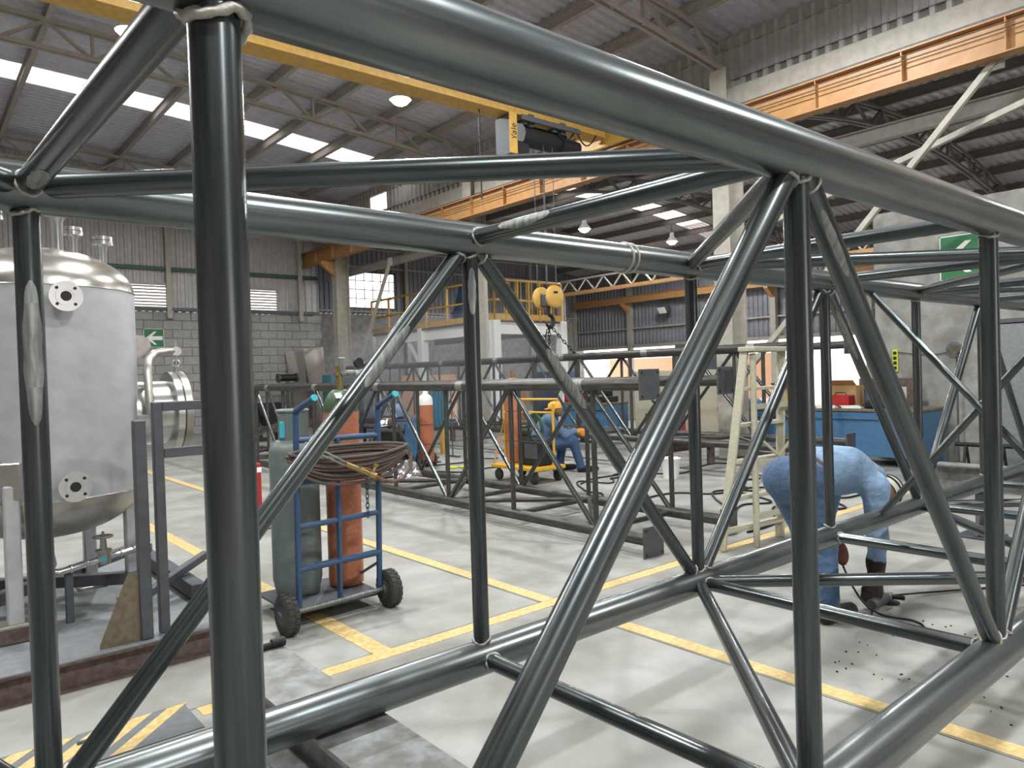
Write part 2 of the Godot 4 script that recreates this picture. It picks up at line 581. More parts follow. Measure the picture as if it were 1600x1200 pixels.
# ---------- walls ----------
func walls():
	# far end wall of the main hall: block dado with ribbed sheet above
	var w := setting("wall_left")
	var m := MB.new()
	m.box(W(-1.2, 1.75, 21.9), Vector3(23.0, 3.5, 0.2))
	put(w, "dado_core", m, M.mortar)
	var bl := MB.new()
	bl.box(Vector3.ZERO, Vector3(0.485, 0.235, 0.04), 0.006)
	var bm := bl.mesh()
	for r in 14:
		for c in 18:
			var u := 1.45 + c * 0.5 + (0.25 if r % 2 == 1 else 0.0)
			if u > 10.2:
				continue
			var o := put(w, "block", bm, M.block if (r * 5 + c * 3) % 5 < 3 else M.block_b)
			o.position = W(u, 0.125 + r * 0.25, 21.79)
	sheet_wall(w, W(-12.6, 0, 21.8), EU, 22.9, 3.5, 7.7, -EV, M.siding, [[17.35, 18.45, 3.6, 4.24], [20.5, 21.6, 3.6, 4.24]])
	for q in [[3.56, 0.09], [4.68, 0.10], [5.9, 0.08]]:
		m = MB.new()
		m.bar(W(-12.6, q[0], 21.68), W(10.3, q[0], 21.68), 0.08, q[1])
		put(w, "girt", m, M.green_p if q[0] > 4 and q[0] < 5 else M.gun)
	for u in [2.0, 5.85, 9.7]:
		m = MB.new()
		m.bar(W(u, 3.3, 21.66), W(u, 7.0, 21.66), 0.14, 0.12)
		put(w, "wall_post", m, M.cream)
	# louvred windows
	var k := 1
	for u in [5.3, 8.45]:
		var n := setting("window_%d" % k)
		k += 1
		m = MB.new()
		for q in [[0, 0.33], [0, -0.33]]:
			m.box(W(u, 3.92 + q[1], 21.70), Vector3(1.16, 0.06, 0.10), 0.006)
		for q in [-0.55, 0.55]:
			m.box(W(u + q, 3.92, 21.70), Vector3(0.06, 0.6, 0.10), 0.006)
		put(n, "window_frame", m, M.cream)
		m = MB.new()
		m.box(W(u, 3.92, 21.735), Vector3(1.04, 0.6, 0.012))
		put(n, "pane", m, M.glass)
		for i in 7:
			m = MB.new()
			m.box(W(u, 3.67 + i * 0.085, 21.70), Vector3(1.04, 0.032, 0.05), 0.003, Basis(EU, 0.5))
			put(n, "louvre_slat", m, M.cream)
	# side bay end wall
	w = setting("wall_far")
	m = MB.new()
	m.box(W(18.0, 1.95, 25.15), Vector3(15.4, 3.9, 0.3))
	put(w, "concrete_dado", m, M.plaster)
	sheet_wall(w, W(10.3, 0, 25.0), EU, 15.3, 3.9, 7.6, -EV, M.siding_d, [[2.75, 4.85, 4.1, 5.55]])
	for y in [4.0, 4.75, 5.7, 6.4]:
		if y > 4.1 and y < 5.5:
			continue
		m = MB.new()
		m.bar(W(10.4, y, 24.93), W(25.3, y, 24.93), 0.07, 0.07)
		put(w, "girt", m, M.cream)
	for u in [15.6, 19.0, 22.2]:
		m = MB.new()
		m.bar(W(u, 0, 24.9), W(u, 7.0, 24.9), 0.18, 0.16)
		put(w, "wall_post", m, M.cream)
	m = MB.new()
	m.box(W(10.35, 3.8, 23.4), Vector3(0.1, 7.6, 3.2))
	put(w, "return_wall", m, M.siding_d)
	var n := setting("window_3")
	m = MB.new()
	for y in [4.13, 5.52]:
		m.box(W(14.1, y, 24.96), Vector3(2.1, 0.06, 0.08), 0.006)
	for u in [13.08, 15.12]:
		m.box(W(u, 4.825, 24.96), Vector3(0.06, 1.4, 0.08), 0.006)
	put(n, "window_frame", m, M.gun)
	for i in 5:
		m = MB.new()
		m.rod(W(13.4 + i * 0.36, 4.13, 24.93), W(13.4 + i * 0.36, 5.52, 24.93), 0.014, 8)
		put(n, "window_bar", m, M.gun)
	for i in 3:
		m = MB.new()
		m.rod(W(13.08, 4.5 + i * 0.34, 24.93), W(15.12, 4.5 + i * 0.34, 24.93), 0.014, 8)
		put(n, "window_bar", m, M.gun)
	m = MB.new()
	m.box(W(14.1, 4.825, 25.0), Vector3(2.0, 1.36, 0.01))
	put(n, "pane", m, M.glass)
	# outer wall of the side bay: open below, sheet above
	w = setting("wall_right")
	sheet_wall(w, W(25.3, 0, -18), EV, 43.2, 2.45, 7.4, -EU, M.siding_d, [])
	for v in [25.0, 21.5, 18.0, 14.5, 11.0, 7.5, 4.0, 0.5, -4, -9, -14]:
		m = MB.new()
		m.bar(W(25.1, 0, v), W(25.1, 6.0, v), 0.22, 0.2)
		put(w, "wall_post", m, M.cream)
	for q in [[2.5, 0.14], [3.3, 0.06], [4.5, 0.06]]:
		m = MB.new()
		m.bar(W(25.15, q[0], -18), W(25.15, q[0], 25), 0.08, q[1])
		put(w, "girt", m, M.cream)
	# gable walls behind the camera and on the far left side
	w = setting("wall_back")
	sheet_wall(w, W(-12.7, 0, -18), EU, 38.2, 0.0, 7.8, EV, M.siding, [[15.0, 21.0, 0.05, 4.6]])
	w = setting("wall_side")
	sheet_wall(w, W(-12.7, 0, -18), EV, 40.0, 0.0, 7.4, EU, M.siding, [])
	# sheeted strip between the two roofs, over the crane rail
	w = setting("wall_upper")
	sheet_wall(w, W(10.5, 0, -18), EV, 40.0, 5.88, 6.84, -EU, M.siding, [[27.2, 28.3, 5.9, 6.8], [35.6, 36.5, 5.9, 6.8]])
	m = MB.new()
	m.bar(W(10.40, 5.78, -18), W(10.40, 5.78, 21.8), 0.2, 0.3, 0.01)
	put(w, "eave_beam", m, M.cream)
	m = MB.new()
	m.bar(W(10.485, 6.87, -18), W(10.485, 6.87, 21.8), 0.04, 0.16)
	put(w, "eave_flashing", m, M.siding)
	m = MB.new()
	m.rod(W(10.28, 5.58, -18), W(10.28, 5.58, 21.8), 0.02, 8)
	put(w, "conduit", m, M.cream)
	for q in [[9.2, 10.3], [17.6, 18.5]]:
		m = MB.new()
		m.ribbed([W(10.5, 5.9, q[0]), W(10.5, 6.8, q[0])], EV * (q[1] - q[0]), -EU, 0.2, 0.03)
		put(w, "translucent_sheet", m, M.skylight)
	# rendered block wall at right
	w = setting("wall_inner")
	m = MB.new()
	m.box(W(11.85, 1.89, -1.45), Vector3(0.3, 3.78, 13.0), 0.01)
	put(w, "rendered_wall", m, M.plaster)
	# out of doors beyond the open side
	w = setting("wall_outer")
	m = MB.new()
	m.box(W(31.0, 1.0, 23.0), Vector3(0.3, 2.1, 10.0))
	put(w, "boundary_wall", m, M.peach)
	var g: Node3D = get_node("floor")
	m = MB.new()
	m.box(W(45.2, -0.08, 4.0), Vector3(32, 0.1, 80))
	put(g, "outdoor_ground", m, M.ground)

# ribbed sheets from o along d, with rectangular openings [from, to, low, high]
func sheet_wall(w: Node3D, o: Vector3, d: Vector3, length: float, y0: float, y1: float, n: Vector3, material: Material, holes: Array):
	var cuts := [0.0, length]
	for h in holes:
		cuts.append(h[0])
		cuts.append(h[1])
	cuts.sort()
	for i in cuts.size() - 1:
		var a: float = cuts[i]
		var b: float = cuts[i + 1]
		if b - a < 0.01:
			continue
		var spans := [[y0, y1]]
		for h in holes:
			if h[0] <= a + 0.001 and h[1] >= b - 0.001:
				spans = [[y0, h[2]], [h[3], y1]]
		for s in spans:
			if s[1] - s[0] < 0.02:
				continue
			var m := MB.new()
			m.ribbed([o + d * a + EY * s[0], o + d * a + EY * s[1]], d * (b - a), n, 0.2, 0.035)
			put(w, "ribbed_sheet", m, material)

# ---------- roofs ----------
func y_main(u: float) -> float:
	return 6.85 - 0.65 * pow((u + 1.2) / 11.4, 2)

func y_side(u: float) -> float:
	return 6.45 - 1.0 * pow((u - 17.7) / 7.4, 2)

func roof(called: String, yf: Callable, u0: float, u1: float, v0: float, v1: float, n_purl: int, strips: Array, sheet: Material, pmat: Material, drop: float):
	var c := setting(called)
	var us := []
	for i in n_purl + 1:
		us.append(lerpf(u0, u1, float(i) / n_purl))
	for i in us.size():
		var y: float = yf.call(us[i]) + drop
		var m := MB.new()
		m.ibeam(W(us[i], y - 0.11, v0), W(us[i], y - 0.11, v1), 0.2, 0.09, 0.012, 0.012)
		put(c, "purlin", m, pmat)
	var cuts := [v0]
	for s in strips:
		cuts.append_array([s - 0.46, s + 0.46])
	cuts.append(v1)
	for i in cuts.size() - 1:
		if i % 2 == 0:
			var path := []
			for u in us:
				path.append(W(u, yf.call(u) + drop, cuts[i]))
			var m := MB.new()
			m.ribbed(path, EV * (cuts[i + 1] - cuts[i]), Vector3.UP, 0.2, 0.04)
			put(c, "roof_sheet", m, sheet)
		else:
			for k in us.size() - 1:
				var m := MB.new()
				m.ribbed([W(us[k], yf.call(us[k]) + drop, cuts[i]), W(us[k + 1], yf.call(us[k + 1]) + drop, cuts[i])], EV * 0.92, Vector3.UP, 0.2, 0.04)
				put(c, "roof_light", m, M.skylight)

func lattice(label: String, yf: Callable, u0: float, u1: float, v: float, depth: float, panels: int, mt: Material):
	var t := thing("roof_truss", label, "roof truss", W(u0, yf.call(u0), v), 0, "curved lattice roof trusses")
	for e in [["bottom_chord", 0.0], ["top_chord", depth]]:
		for side in [-0.06, 0.06]:
			var m := mbw(t)
			for i in panels:
				var a := lerpf(u0, u1, float(i) / panels)
				var b := lerpf(u0, u1, float(i + 1) / panels)
				m.bar(W(a, yf.call(a) + e[1], v + side), W(b, yf.call(b) + e[1], v + side), 0.05, 0.05, 0.0)
			put(t, e[0], m, mt)
	for i in panels:
		var a := lerpf(u0, u1, float(i) / panels)
		var b := lerpf(u0, u1, float(i + 1) / panels)
		var lo: bool = i % 2 == 0
		var m := mbw(t)
		m.bar(W(a, yf.call(a) + (0.0 if lo else depth), v), W(b, yf.call(b) + (depth if lo else 0.0), v), 0.06, 0.045, 0.0)
		put(t, "web_diagonal", m, mt)
		if i % 3 == 0:
			m = mbw(t)
			m.bar(W(a, yf.call(a), v), W(a, yf.call(a) + depth, v), 0.06, 0.045, 0.0)
			put(t, "web_post", m, mt)

func roof_main():
	roof("ceiling", y_main, -12.6, 10.5, -18.0, 21.9, 19, [-10.3, 3.1, 16.5], M.roof, M.purlin, 0.66)
	lattice("cream lattice roof truss crossing above the grey column at top right", y_main, -12.6, 10.2, 6.7, 0.44, 36, M.purlin)
	lattice("cream curved lattice roof truss across the upper left, nearest the lamps", y_main, -12.6, 10.2, 13.4, 0.44, 36, M.purlin)
	lattice("cream lattice roof truss farthest back, by the ribbed end wall", y_main, -12.6, 10.2, 20.1, 0.44, 36, M.purlin)
	lattice("cream lattice roof truss overhead out of the frame", y_main, -12.6, 10.2, 0.0, 0.44, 24, M.purlin)

func roof_side():
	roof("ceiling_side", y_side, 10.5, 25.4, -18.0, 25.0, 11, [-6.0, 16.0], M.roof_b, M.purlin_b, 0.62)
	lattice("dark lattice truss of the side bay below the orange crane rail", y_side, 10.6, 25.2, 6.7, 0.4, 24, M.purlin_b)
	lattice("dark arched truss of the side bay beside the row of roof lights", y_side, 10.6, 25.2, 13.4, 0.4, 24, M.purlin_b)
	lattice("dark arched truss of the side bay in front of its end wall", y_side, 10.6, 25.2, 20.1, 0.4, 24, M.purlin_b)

func column(u: float, v: float, h: float, label: String, w := 0.36, d := 0.24):
	var t := thing("steel_column", label, "column", W(u, 0, v), 0, "cream steel columns along the hall")
	var m := mbw(t)
	m.ibeam(W(u, 0.02, v), W(u, h, v), w, d, 0.02, 0.016, EU)
	put(t, "shaft", m, M.cream)
	m = mbw(t)
	m.box(W(u, 0.0125, v), Vector3(w + 0.14, 0.025, d + 0.14), 0.003)
	put(t, "base_plate", m, M.gun)
	return t

func columns_and_runways():
	for q in [[6.7, "wide cream column rising behind the step ladder"], [13.4, "cream column beside the yellow mezzanine railing"], [20.1, "cream column carrying the end bracket of the orange rail by the end wall"], [0.0, "cream column out of the frame at right"]]:
		var t: Node3D = column(10.3, q[0], 6.2, q[1], 0.42, 0.30)
		var m := mbw(t)
		m.prism([Vector2(0, 0), Vector2(-0.42, 0), Vector2(-0.42, -0.1), Vector2(0, -0.45)], W(10.09, 4.98, q[0] - 0.06), Basis(EU, EY, -EV) , -0.12)
		put(t, "bracket", m, M.orange)
	var rw := thing("runway_girder", "long orange crane runway girder with stiffeners above the columns", "crane rail", W(9.9, 4.98, -17))
	var m := mbw(rw)
	m.ibeam(W(9.9, 5.2, -17), W(9.9, 5.2, 22.0), 0.42, 0.2, 0.018, 0.014)
	put(rw, "girder", m, M.orange)
	var mm := MB.new()
	mm.box(Vector3.ZERO, Vector3(0.085, 0.38, 0.014))
	var sm := mm.mesh()
	for i in 34:
		for sx in [-0.05, 0.05]:
			var o := put(rw, "stiffener", sm, M.orange)
			o.position = rw.transform.affine_inverse() * W(9.9 + sx, 5.2, -16.5 + i * 1.13)
	m = mbw(rw)
	m.bar(W(9.9, 5.435, -17), W(9.9, 5.435, 22.0), 0.05, 0.05, 0.006)
	put(rw, "rail", m, M.gun)
	for y in [5.25, 5.31]:
		m = mbw(rw)
		m.rod(W(9.76, y, -17), W(9.76, y, 22.0), 0.008, 6)
		put(rw, "conductor_bar", m, M.primer)
	# grey eave beam of the side bay
	var t := thing("eave_girder", "grey steel beam running just below the orange runway girder", "beam", W(10.75, 4.6, -17))
	m = mbw(t)
	m.ibeam(W(10.75, 4.72, -17), W(10.75, 4.72, 22.0), 0.2, 0.14, 0.014, 0.012)
	put(t, "beam", m, M.purlin)
	# lattice runway and wall rail in the side bay
	t = thing("lattice_girder", "orange and cream lattice girder in the side bay behind the hook", "girder", W(20, 4.42, 8))
	m = mbw(t)
	m.bar(W(20, 4.46, 8), W(20, 4.46, 20.6), 0.2, 0.12)
	put(t, "bottom_chord", m, M.orange)
	m = mbw(t)
	m.bar(W(20, 4.98, 8), W(20, 4.98, 20.6), 0.1, 0.06)
	put(t, "top_chord", m, M.cream)
	for i in 28:
		m = mbw(t)
		var a := 8.0 + i * 0.45
		m.bar(W(20, 4.5 if i % 2 == 0 else 4.97, a), W(20, 4.97 if i % 2 == 0 else 4.5, a + 0.45), 0.05, 0.04, 0.0)
		put(t, "web_diagonal", m, M.cream)
	for v in [20.6, 8.1]:
		column(20.0, v, 4.4, "slim white column under the lattice girder beside the hook block" if v > 10 else "slim white column at the near end of the lattice girder", 0.26, 0.2)
	t = thing("wall_rail", "orange crane rail along the dark ribbed wall of the side bay", "crane rail", W(24.7, 4.4, 6))
	m = mbw(t)
	m.ibeam(W(24.7, 4.55, 6), W(24.7, 4.55, 24.6), 0.3, 0.16, 0.014, 0.012)
	put(t, "girder", m, M.orange)
	for v in [21.5, 18.0, 14.5, 11.0]:
		m = mbw(t)
		m.prism([Vector2(0, 0), Vector2(-0.45, 0), Vector2(-0.45, -0.08), Vector2(0, -0.4)], W(25.0, 4.4, v - 0.08), Basis(EU, EY, -EV), -0.16)
		put(t, "bracket", m, M.orange)
	# flat diagonal wind braces on the right column line
	for q in [[W(10.03, 5.0, 2.88), W(10.03, 1.1, 6.55), "long cream diagonal wind brace crossing the grey wall at right"], [W(10.3, 5.14, 0.2), W(10.3, 3.53, 6.5), "shallow cream brace rising rightwards behind the steep one"], [W(10.3, 4.6, 17.2), W(10.3, 0.7, 19.9), "thin cream diagonal brace beside the end column"]]:
		t = thing("wind_brace", q[2], "brace", q[1], 0, "cream diagonal braces")
		m = mbw(t)
		var L: Vector3 = q[0] - q[1]
		m.bar(q[1], q[0], 0.075, 0.075, 0.004)
		put(t, "angle_bar", m, M.cream)
		m = mbw(t)
		m.box(q[0], Vector3(0.02, 0.22, 0.2), 0.003)
		put(t, "gusset_plate", m, M.cream)

func crane():
	var v := 8.9
	var t := thing("bridge_crane", "yellow overhead bridge crane girder spanning the hall below the roof", "crane", W(10, 5.6, v))
	var m := mbw(t)
	m.box(W(-1.3, 5.86, v), Vector3(22.0, 0.52, 0.30), 0.01)
	put(t, "bridge_girder", m, M.yellow)
	m = mbw(t)
	m.box(W(-1.3, 5.59, v), Vector3(22.0, 0.02, 0.36), 0.004)
	put(t, "bottom_flange", m, M.yellow)
	for u in [9.9, -12.2]:
		m = mbw(t)
		m.box(W(u, 5.62, v), Vector3(0.22, 0.3, 2.2), 0.02)
		put(t, "end_truck", m, M.yellow)
	# festoon cable loops
	for i in 2:
		var a := 9.4 - i * 0.5
		var ps := []
		for k in 9:
			var s := k / 8.0
			ps.append(W(a - 0.5 * s, 5.56 - 0.22 * sin(PI * s), v - 0.2))
		m = mbw(t)
		m.sweep(ps, 0.012, 6)
		put(t, "festoon_cable", m, M.black)
	# hoist trolley
	var h := thing("hoist_trolley", "black and yellow electric hoist under the crane girder with lettering on its end", "hoist", W(7.95, 5.0, v))
	m = mbw(h)
	m.box(W(7.50, 5.24, v - 0.02), Vector3(0.10, 0.66, 0.42), 0.03)
	put(h, "end_cover", m, M.gun)
	m = mbw(h)
	m.box(W(7.47, 5.24, v - 0.245), Vector3(0.155, 0.64, 0.03), 0.006)
	put(h, "name_plate", m, M.yellow)
	m = mbw(h)
	m.box(W(7.7, 5.02, v), Vector3(0.34, 0.3, 0.4), 0.04)
	put(h, "gear_case", m, M.black)
	m = mbw(h)
	m.rod(W(7.8, 5.34, v), W(8.75, 5.34, v), 0.17, 20)
	put(h, "rope_drum", m, M.black)
	m = mbw(h)
	m.rod(W(8.62, 5.28, v - 0.1), W(9.02, 5.28, v - 0.1), 0.12, 16)
	put(h, "motor", m, M.black)
	for q in [7.9, 8.6]:
		m = mbw(h)
		m.box(W(q, 5.52, v), Vector3(0.12, 0.2, 0.46), 0.02)
		put(h, "trolley_wheel_box", m, M.gun)
	m = mbw(h)
	m.bar(W(7.6, 5.5, v - 0.3), W(8.9, 5.5, v - 0.3), 0.03, 0.08)
	put(h, "side_arm", m, M.gun)
	var tm := TextMesh.new()
	tm.text = "Yale"
	tm.font = SystemFont.new()
	tm.font.font_names = PackedStringArray(["Droid Sans"])
	tm.font_size = 32
	tm.pixel_size = 0.0042
	tm.depth = 0.004
	var tx := put(h, "lettering", tm, M.black)
	tx.transform = h.transform.affine_inverse() * Transform3D(Basis(EY, -EU, -EV), W(7.475, 5.26, v - 0.265))
	# falls of wire rope
	for q in [[8.22, -0.12], [8.22, 0.12], [8.42, -0.12], [8.42, 0.12]]:
		m = mbw(h)
		m.rod(W(q[0], 2.95, v + q[1]), W(q[0], 5.2, v + q[1]), 0.007, 6)
		put(h, "wire_rope", m, M.gun)
	m = mbw(h)
	m.rod(W(7.0, 4.2, v), W(7.0, 5.6, v), 0.012, 6)
	put(h, "pendant_cable", m, M.black)
	# hook block
	var b := thing("hook_block", "yellow round hook block hanging with black hook and chain", "hook block", W(8.34, 2.2, v))
	for s in [-1, 1]:
		m = mbw(b)
		m.lathe([Vector2(0, -0.04), Vector2(0.17, -0.04), Vector2(0.19, -0.02), Vector2(0.19, 0.02), Vector2(0.17, 0.04), Vector2(0, 0.04)], W(8.34, 2.73, v + s * 0.16), EV, 28)
		put(b, "sheave_guard", m, M.yellow)
		m = mbw(b)
		m.box(W(8.34 - 0.02, 2.80, v + s * 0.21), Vector3(0.09, 0.03, 0.006))
		put(b, "badge", m, M.black)
	m = mbw(b)
	m.box(W(8.34, 2.69, v), Vector3(0.14, 0.22, 0.26), 0.02)
	put(b, "cheek_block", m, M.gun)
	var ps := []
	for i in 15:
		var a := deg_to_rad(100 - i * 19.0)
		ps.append(W(8.36 + 0.085 * cos(a), 2.34 + 0.1 * sin(a), v))
	m = mbw(b)
	m.rod(W(8.345, 2.43, v), W(8.34, 2.61, v), 0.03, 12)
	m.sweep(ps, [0.03, 0.031, 0.032, 0.033, 0.034, 0.035, 0.036, 0.036, 0.035, 0.033, 0.031, 0.028, 0.024, 0.02, 0.012], 10)
	put(b, "hook", m, M.black)
	var c := thing("chain_sling", "dark chain sling hanging in legs from the crane hook", "chain", W(8.36, 1.7, v), 0)
	var ends := [W(8.12, 1.72, v + 0.1), W(8.72, 1.70, v - 0.3), W(8.5, 1.80, v + 0.2)]
	for e in ends:
		var a := W(8.36, 2.27, v)
		var L: float = a.distance_to(e)
		var n := int(L / 0.062)
		for i in n:
			var p: Vector3 = a.lerp(e, (i + 0.5) / n)
			m = mbw(c)
			var B := MB.along(e - a)
			var side: Vector3 = B.x if i % 2 == 0 else B.y
			var lp := []
			for k in 10:
				var an := TAU * k / 10
				lp.append(p + B.z * cos(an) * 0.042 + side * sin(an) * 0.02)
			m.sweep(lp, 0.008, 5, true)
			put(c, "chain_link", m, M.black)

# ---------- pipe trusses ----------
var bead_mesh: ArrayMesh = null
func bead(thing_: Node3D, parent: Node3D, at: Vector3, dir: Vector3, r: float):
	if bead_mesh == null:
		var m := MB.new()
		var rng := RandomNumberGenerator.new()
		rng.seed = 4
		var ps := []
		var rs := []
		for i in 26:
			var a := TAU * i / 26
			ps.append(Vector3(cos(a), sin(a), 0.25 * sin(2 * a) + rng.randf_range(-0.08, 0.08)))
			rs.append(rng.randf_range(0.14, 0.22))
		m.sweep(ps, rs, 6, true)
		bead_mesh = m.mesh()
	var o := put(parent, "weld_bead", bead_mesh, M.weld)
	o.transform = (thing_.transform * parent.transform).affine_inverse() * Transform3D(MB.along(dir) * Basis.from_scale(Vector3.ONE * r * 1.02), at)

func member(t: Node3D, called: String, a: Vector3, b: Vector3, r: float, cr: float, mt: Material, beads: bool, seg := 20):
	var o := pipe(t, called, a, b, r, mt, seg)
	if beads:
		var d := (b - a).normalized()
		var s := cr * 1.02
		var h := Vector2(d.x, d.z).length()
		if abs(d.y) > 0.3:
			s = cr / max(0.35, abs(d.y)) * 1.0
		elif h > 0:
			s = cr / max(0.5, abs(d.z)) * 1.0
		bead(t, o, a + d * s, d, r)
		bead(t, o, b - d * s, -d, r)
		if called == "post" and b.distance_to(W(0.243, 1.899, 0.715)) < 0.01:
			bead(t, o, b - d * (s + 0.004), -d, r * 1.22)

# patch of ground bright metal lying on a pipe from a to b
func patch(t: Node3D, a: Vector3, b: Vector3, r: float, face_to: Vector3, half: float, mt: Material):
	var m := mbw(t)
	var d := (b - a).normalized()
	var x := (face_to - d * face_to.dot(d)).normalized()
	var y := d.cross(x)
	var rows := []
	for i in 25:
		var s := i / 24.0
		var row := []
		var wob := half * (0.12 + 0.88 * sqrt(sin(PI * s) + 0.0001)) * (0.93 + 0.07 * sin(i * 0.9))
		for j in 9:
			var an := lerpf(-wob, wob, j / 8.0)
			var n := x * cos(an) + y * sin(an)
			row.append(m.vert(a.lerp(b, s) + n * (r + 0.0007), n, Vector2(an * r, s * a.distance_to(b))))
		rows.append(row)
	for i in 24:
		for j in 8:
			m.tri(rows[i][j], rows[i + 1][j], rows[i + 1][j + 1])
			m.tri(rows[i][j], rows[i + 1][j + 1], rows[i][j + 1])
	put(t, "ground_patch", m, mt)

func near_truss():
	var t := thing("pipe_truss", "large dark steel pipe truss filling the foreground on trestles", "truss", W(0.9, 0.6, 1.2))
	var vn := 0.715
	var vf := 1.7375
	var yt := 1.899
	var yb := 0.649
	var cr := 0.0508
	var r := 0.0242
	var near := [0.243 - 2.17, 0.243 - 1.085, 0.243, 1.328, 2.402, 3.48, 4.56, 5.645, 6.73, 7.815, 8.9]
	var far := [0.208 - 2.17, 0.208 - 1.085, 0.208, 1.313, 2.398, 3.475, 4.57, 5.655, 6.74, 7.825, 8.91]
	var k0 := 2
	for q in [[vn, yt], [vn, yb], [vf, yt], [vf, yb]]:
		pipe(t, "chord", W(-2.3, q[1], q[0]), W(9.3, q[1], q[0]), cr, M.pipe, 40)
	# splice ring on the far top chord
	var m := mbw(t)
	m.ring(W(2.0, yt, vf), EU, cr, 0.006, 28, 6)
	m.ring(W(2.03, yt, vf), EU, cr, 0.005, 28, 6)
	put(t, "splice_weld", m, M.weld)
	for i in near.size():
		var k := i - k0
		var A := W(near[i], yt, vn)
		var D := W(near[i], yb, vn)
		var B := W(far[i], yt, vf)
		var C := W(far[i], yb, vf)
		var seen: bool = k >= 0 and k < 6
		member(t, "post", D, A, r, cr, M.pipe_small, seen, 28)
		member(t, "post", C, B, r, cr, M.pipe_small, seen, 28)
		member(t, "cross_strut", A, B, r, cr, M.pipe_small, seen, 28)
		member(t, "cross_strut", D, C, r, cr, M.pipe_small, seen, 28)
		if i + 1 < near.size():
			var A1 := W(near[i + 1], yt, vn)
			var D1 := W(near[i + 1], yb, vn)
			var B1 := W(far[i + 1], yt, vf)
			var C1 := W(far[i + 1], yb, vf)
			if posmod(k, 2) == 0:
				member(t, "diagonal", D, A1, r, cr, M.pipe_small, seen, 28)
				member(t, "diagonal", C, B1, r, cr, M.pipe_small, seen, 28)
				member(t, "plan_brace", B, A1, r, cr, M.pipe_small, false, 28)
				member(t, "plan_brace", C, D1, r, cr, M.pipe_small, false, 28)
			else:
				member(t, "diagonal", A, D1, r, cr, M.pipe_small, seen, 28)
				member(t, "diagonal", B, C1, r, cr, M.pipe_small, seen, 28)
				member(t, "plan_brace", A, B1, r, cr, M.pipe_small, false, 28)
				member(t, "plan_brace", D, C1, r, cr, M.pipe_small, false, 28)
	# crossed braces inside one bay
	var ux := 3.955
	pipe(t, "inner_brace", W(ux, yt - 0.02, vf), W(ux, yb, vn), 0.018, M.pipe_small)
	pipe(t, "inner_brace", W(ux + 0.03, yb, vf), W(ux + 0.03, yt, vn), 0.018, M.pipe_small)
	# ground spots on the pipes
	var eye := Vector3(0, 1.5, 0)
	var spots := [[W(far[3], yt, vf), W(far[4], yb, vf), 0.26, 0.42, 0.9, -0.5], [W(far[2], yb, vf), W(far[3], yt, vf), 0.66, 0.79, 0.8, 0.4], [W(far[3], yb, vf), W(far[3], yt, vf), 0.82, 0.93, 0.55, 0.2],
		[W(far[2], yb, vf), W(far[2], yt, vf), 0.62, 0.85, 0.8, 0.1], [W(far[3], yt, vf), W(near[3], yt, vn), 0.16, 0.36, 0.8, -0.7], [W(near[3], yt, vn), W(near[4], yb, vn), 0.07, 0.17, 0.4, -0.3], [W(far[2], yt, vf), W(near[2], yt, vn), 0.10, 0.24, 0.7, 0.3],
		[W(far[4], yb, vf), W(far[4], yt, vf), 0.62, 0.8, 0.5, 0.5], [W(far[5], yt, vf), W(far[6], yb, vf), 0.1, 0.3, 0.5, 0.0]]
	for s in spots:
		var a: Vector3 = s[0].lerp(s[1], s[2])
		var b: Vector3 = s[0].lerp(s[1], s[3])
		var d: Vector3 = (s[1] - s[0]).normalized()
		var to: Vector3 = (eye - a).normalized().rotated(d, s[5])
		patch(t, a, b, r, to, s[4], M.bare)

func floor_truss(label: String, un: float, uf: float, yb: float, yt: float, v0: float, first: float, n: int, cr: float, r: float, ref: float):
	var t := thing("pipe_truss", label, "truss", W((un + uf) / 2, yb - 0.12, v0 + 2), 0, "dark pipe trusses being welded")
	var step := 1.1
	var v1 := first + step * (n - 1) + 0.4
	for q in [[un, yt], [un, yb], [uf, yt], [uf, yb]]:
		pipe(t, "chord", W(q[0], q[1], v0), W(q[0], q[1], v1), cr, M.pipe_rust, 28)
		var m := mbw(t)
		m.box(W(q[0], q[1], v0 - 0.008), Vector3(0.245, 0.245, 0.016), 0.003)
		put(t, "end_plate", m, M.gun)
		for b in [[-1, -1], [1, -1], [1, 1], [-1, 1]]:
			m = mbw(t)
			m.lathe([Vector2(0, 0.002), Vector2(0.012, 0.002), Vector2(0.012, 0), Vector2(0, 0)], W(q[0] + b[0] * 0.095, q[1] + b[1] * 0.095, v0 - 0.016), -EV, 10)
			put(t, "bolt_hole", m, M.black)
		# brushed weld zones along the top chord
	for k in 5:
		var m := mbw(t)
		var a := v0 + 0.7 + k * 1.75
		m.sweep([W(un, yt, a), W(un, yt, a + 0.12)], cr + 0.0012, 24, false, false)
		put(t, "brushed_band", m, M.bare)
	for i in n:
		var v := first + step * i
		for u in [un, uf]:
			pipe(t, "post", W(u, yb, v), W(u, yt, v), r, M.pipe_rust, 14)
		pipe(t, "cross_strut", W(un, yb, v), W(uf, yb, v), r, M.pipe_rust, 14)
		pipe(t, "cross_strut", W(un, yt, v), W(uf, yt, v), r, M.pipe_rust, 14)
		if i + 1 < n:
			var w := v + step
			var e: bool = posmod(i, 2) == 0
			for u in [un, uf]:
				pipe(t, "diagonal", W(u, yb if e else yt, v), W(u, yt if e else yb, w), r, M.pipe_small, 14)
			for y in [yb, yt]:
				pipe(t, "plan_brace", W(un if e else uf, y, v), W(uf if e else un, y, w), r, M.pipe_rust, 14)

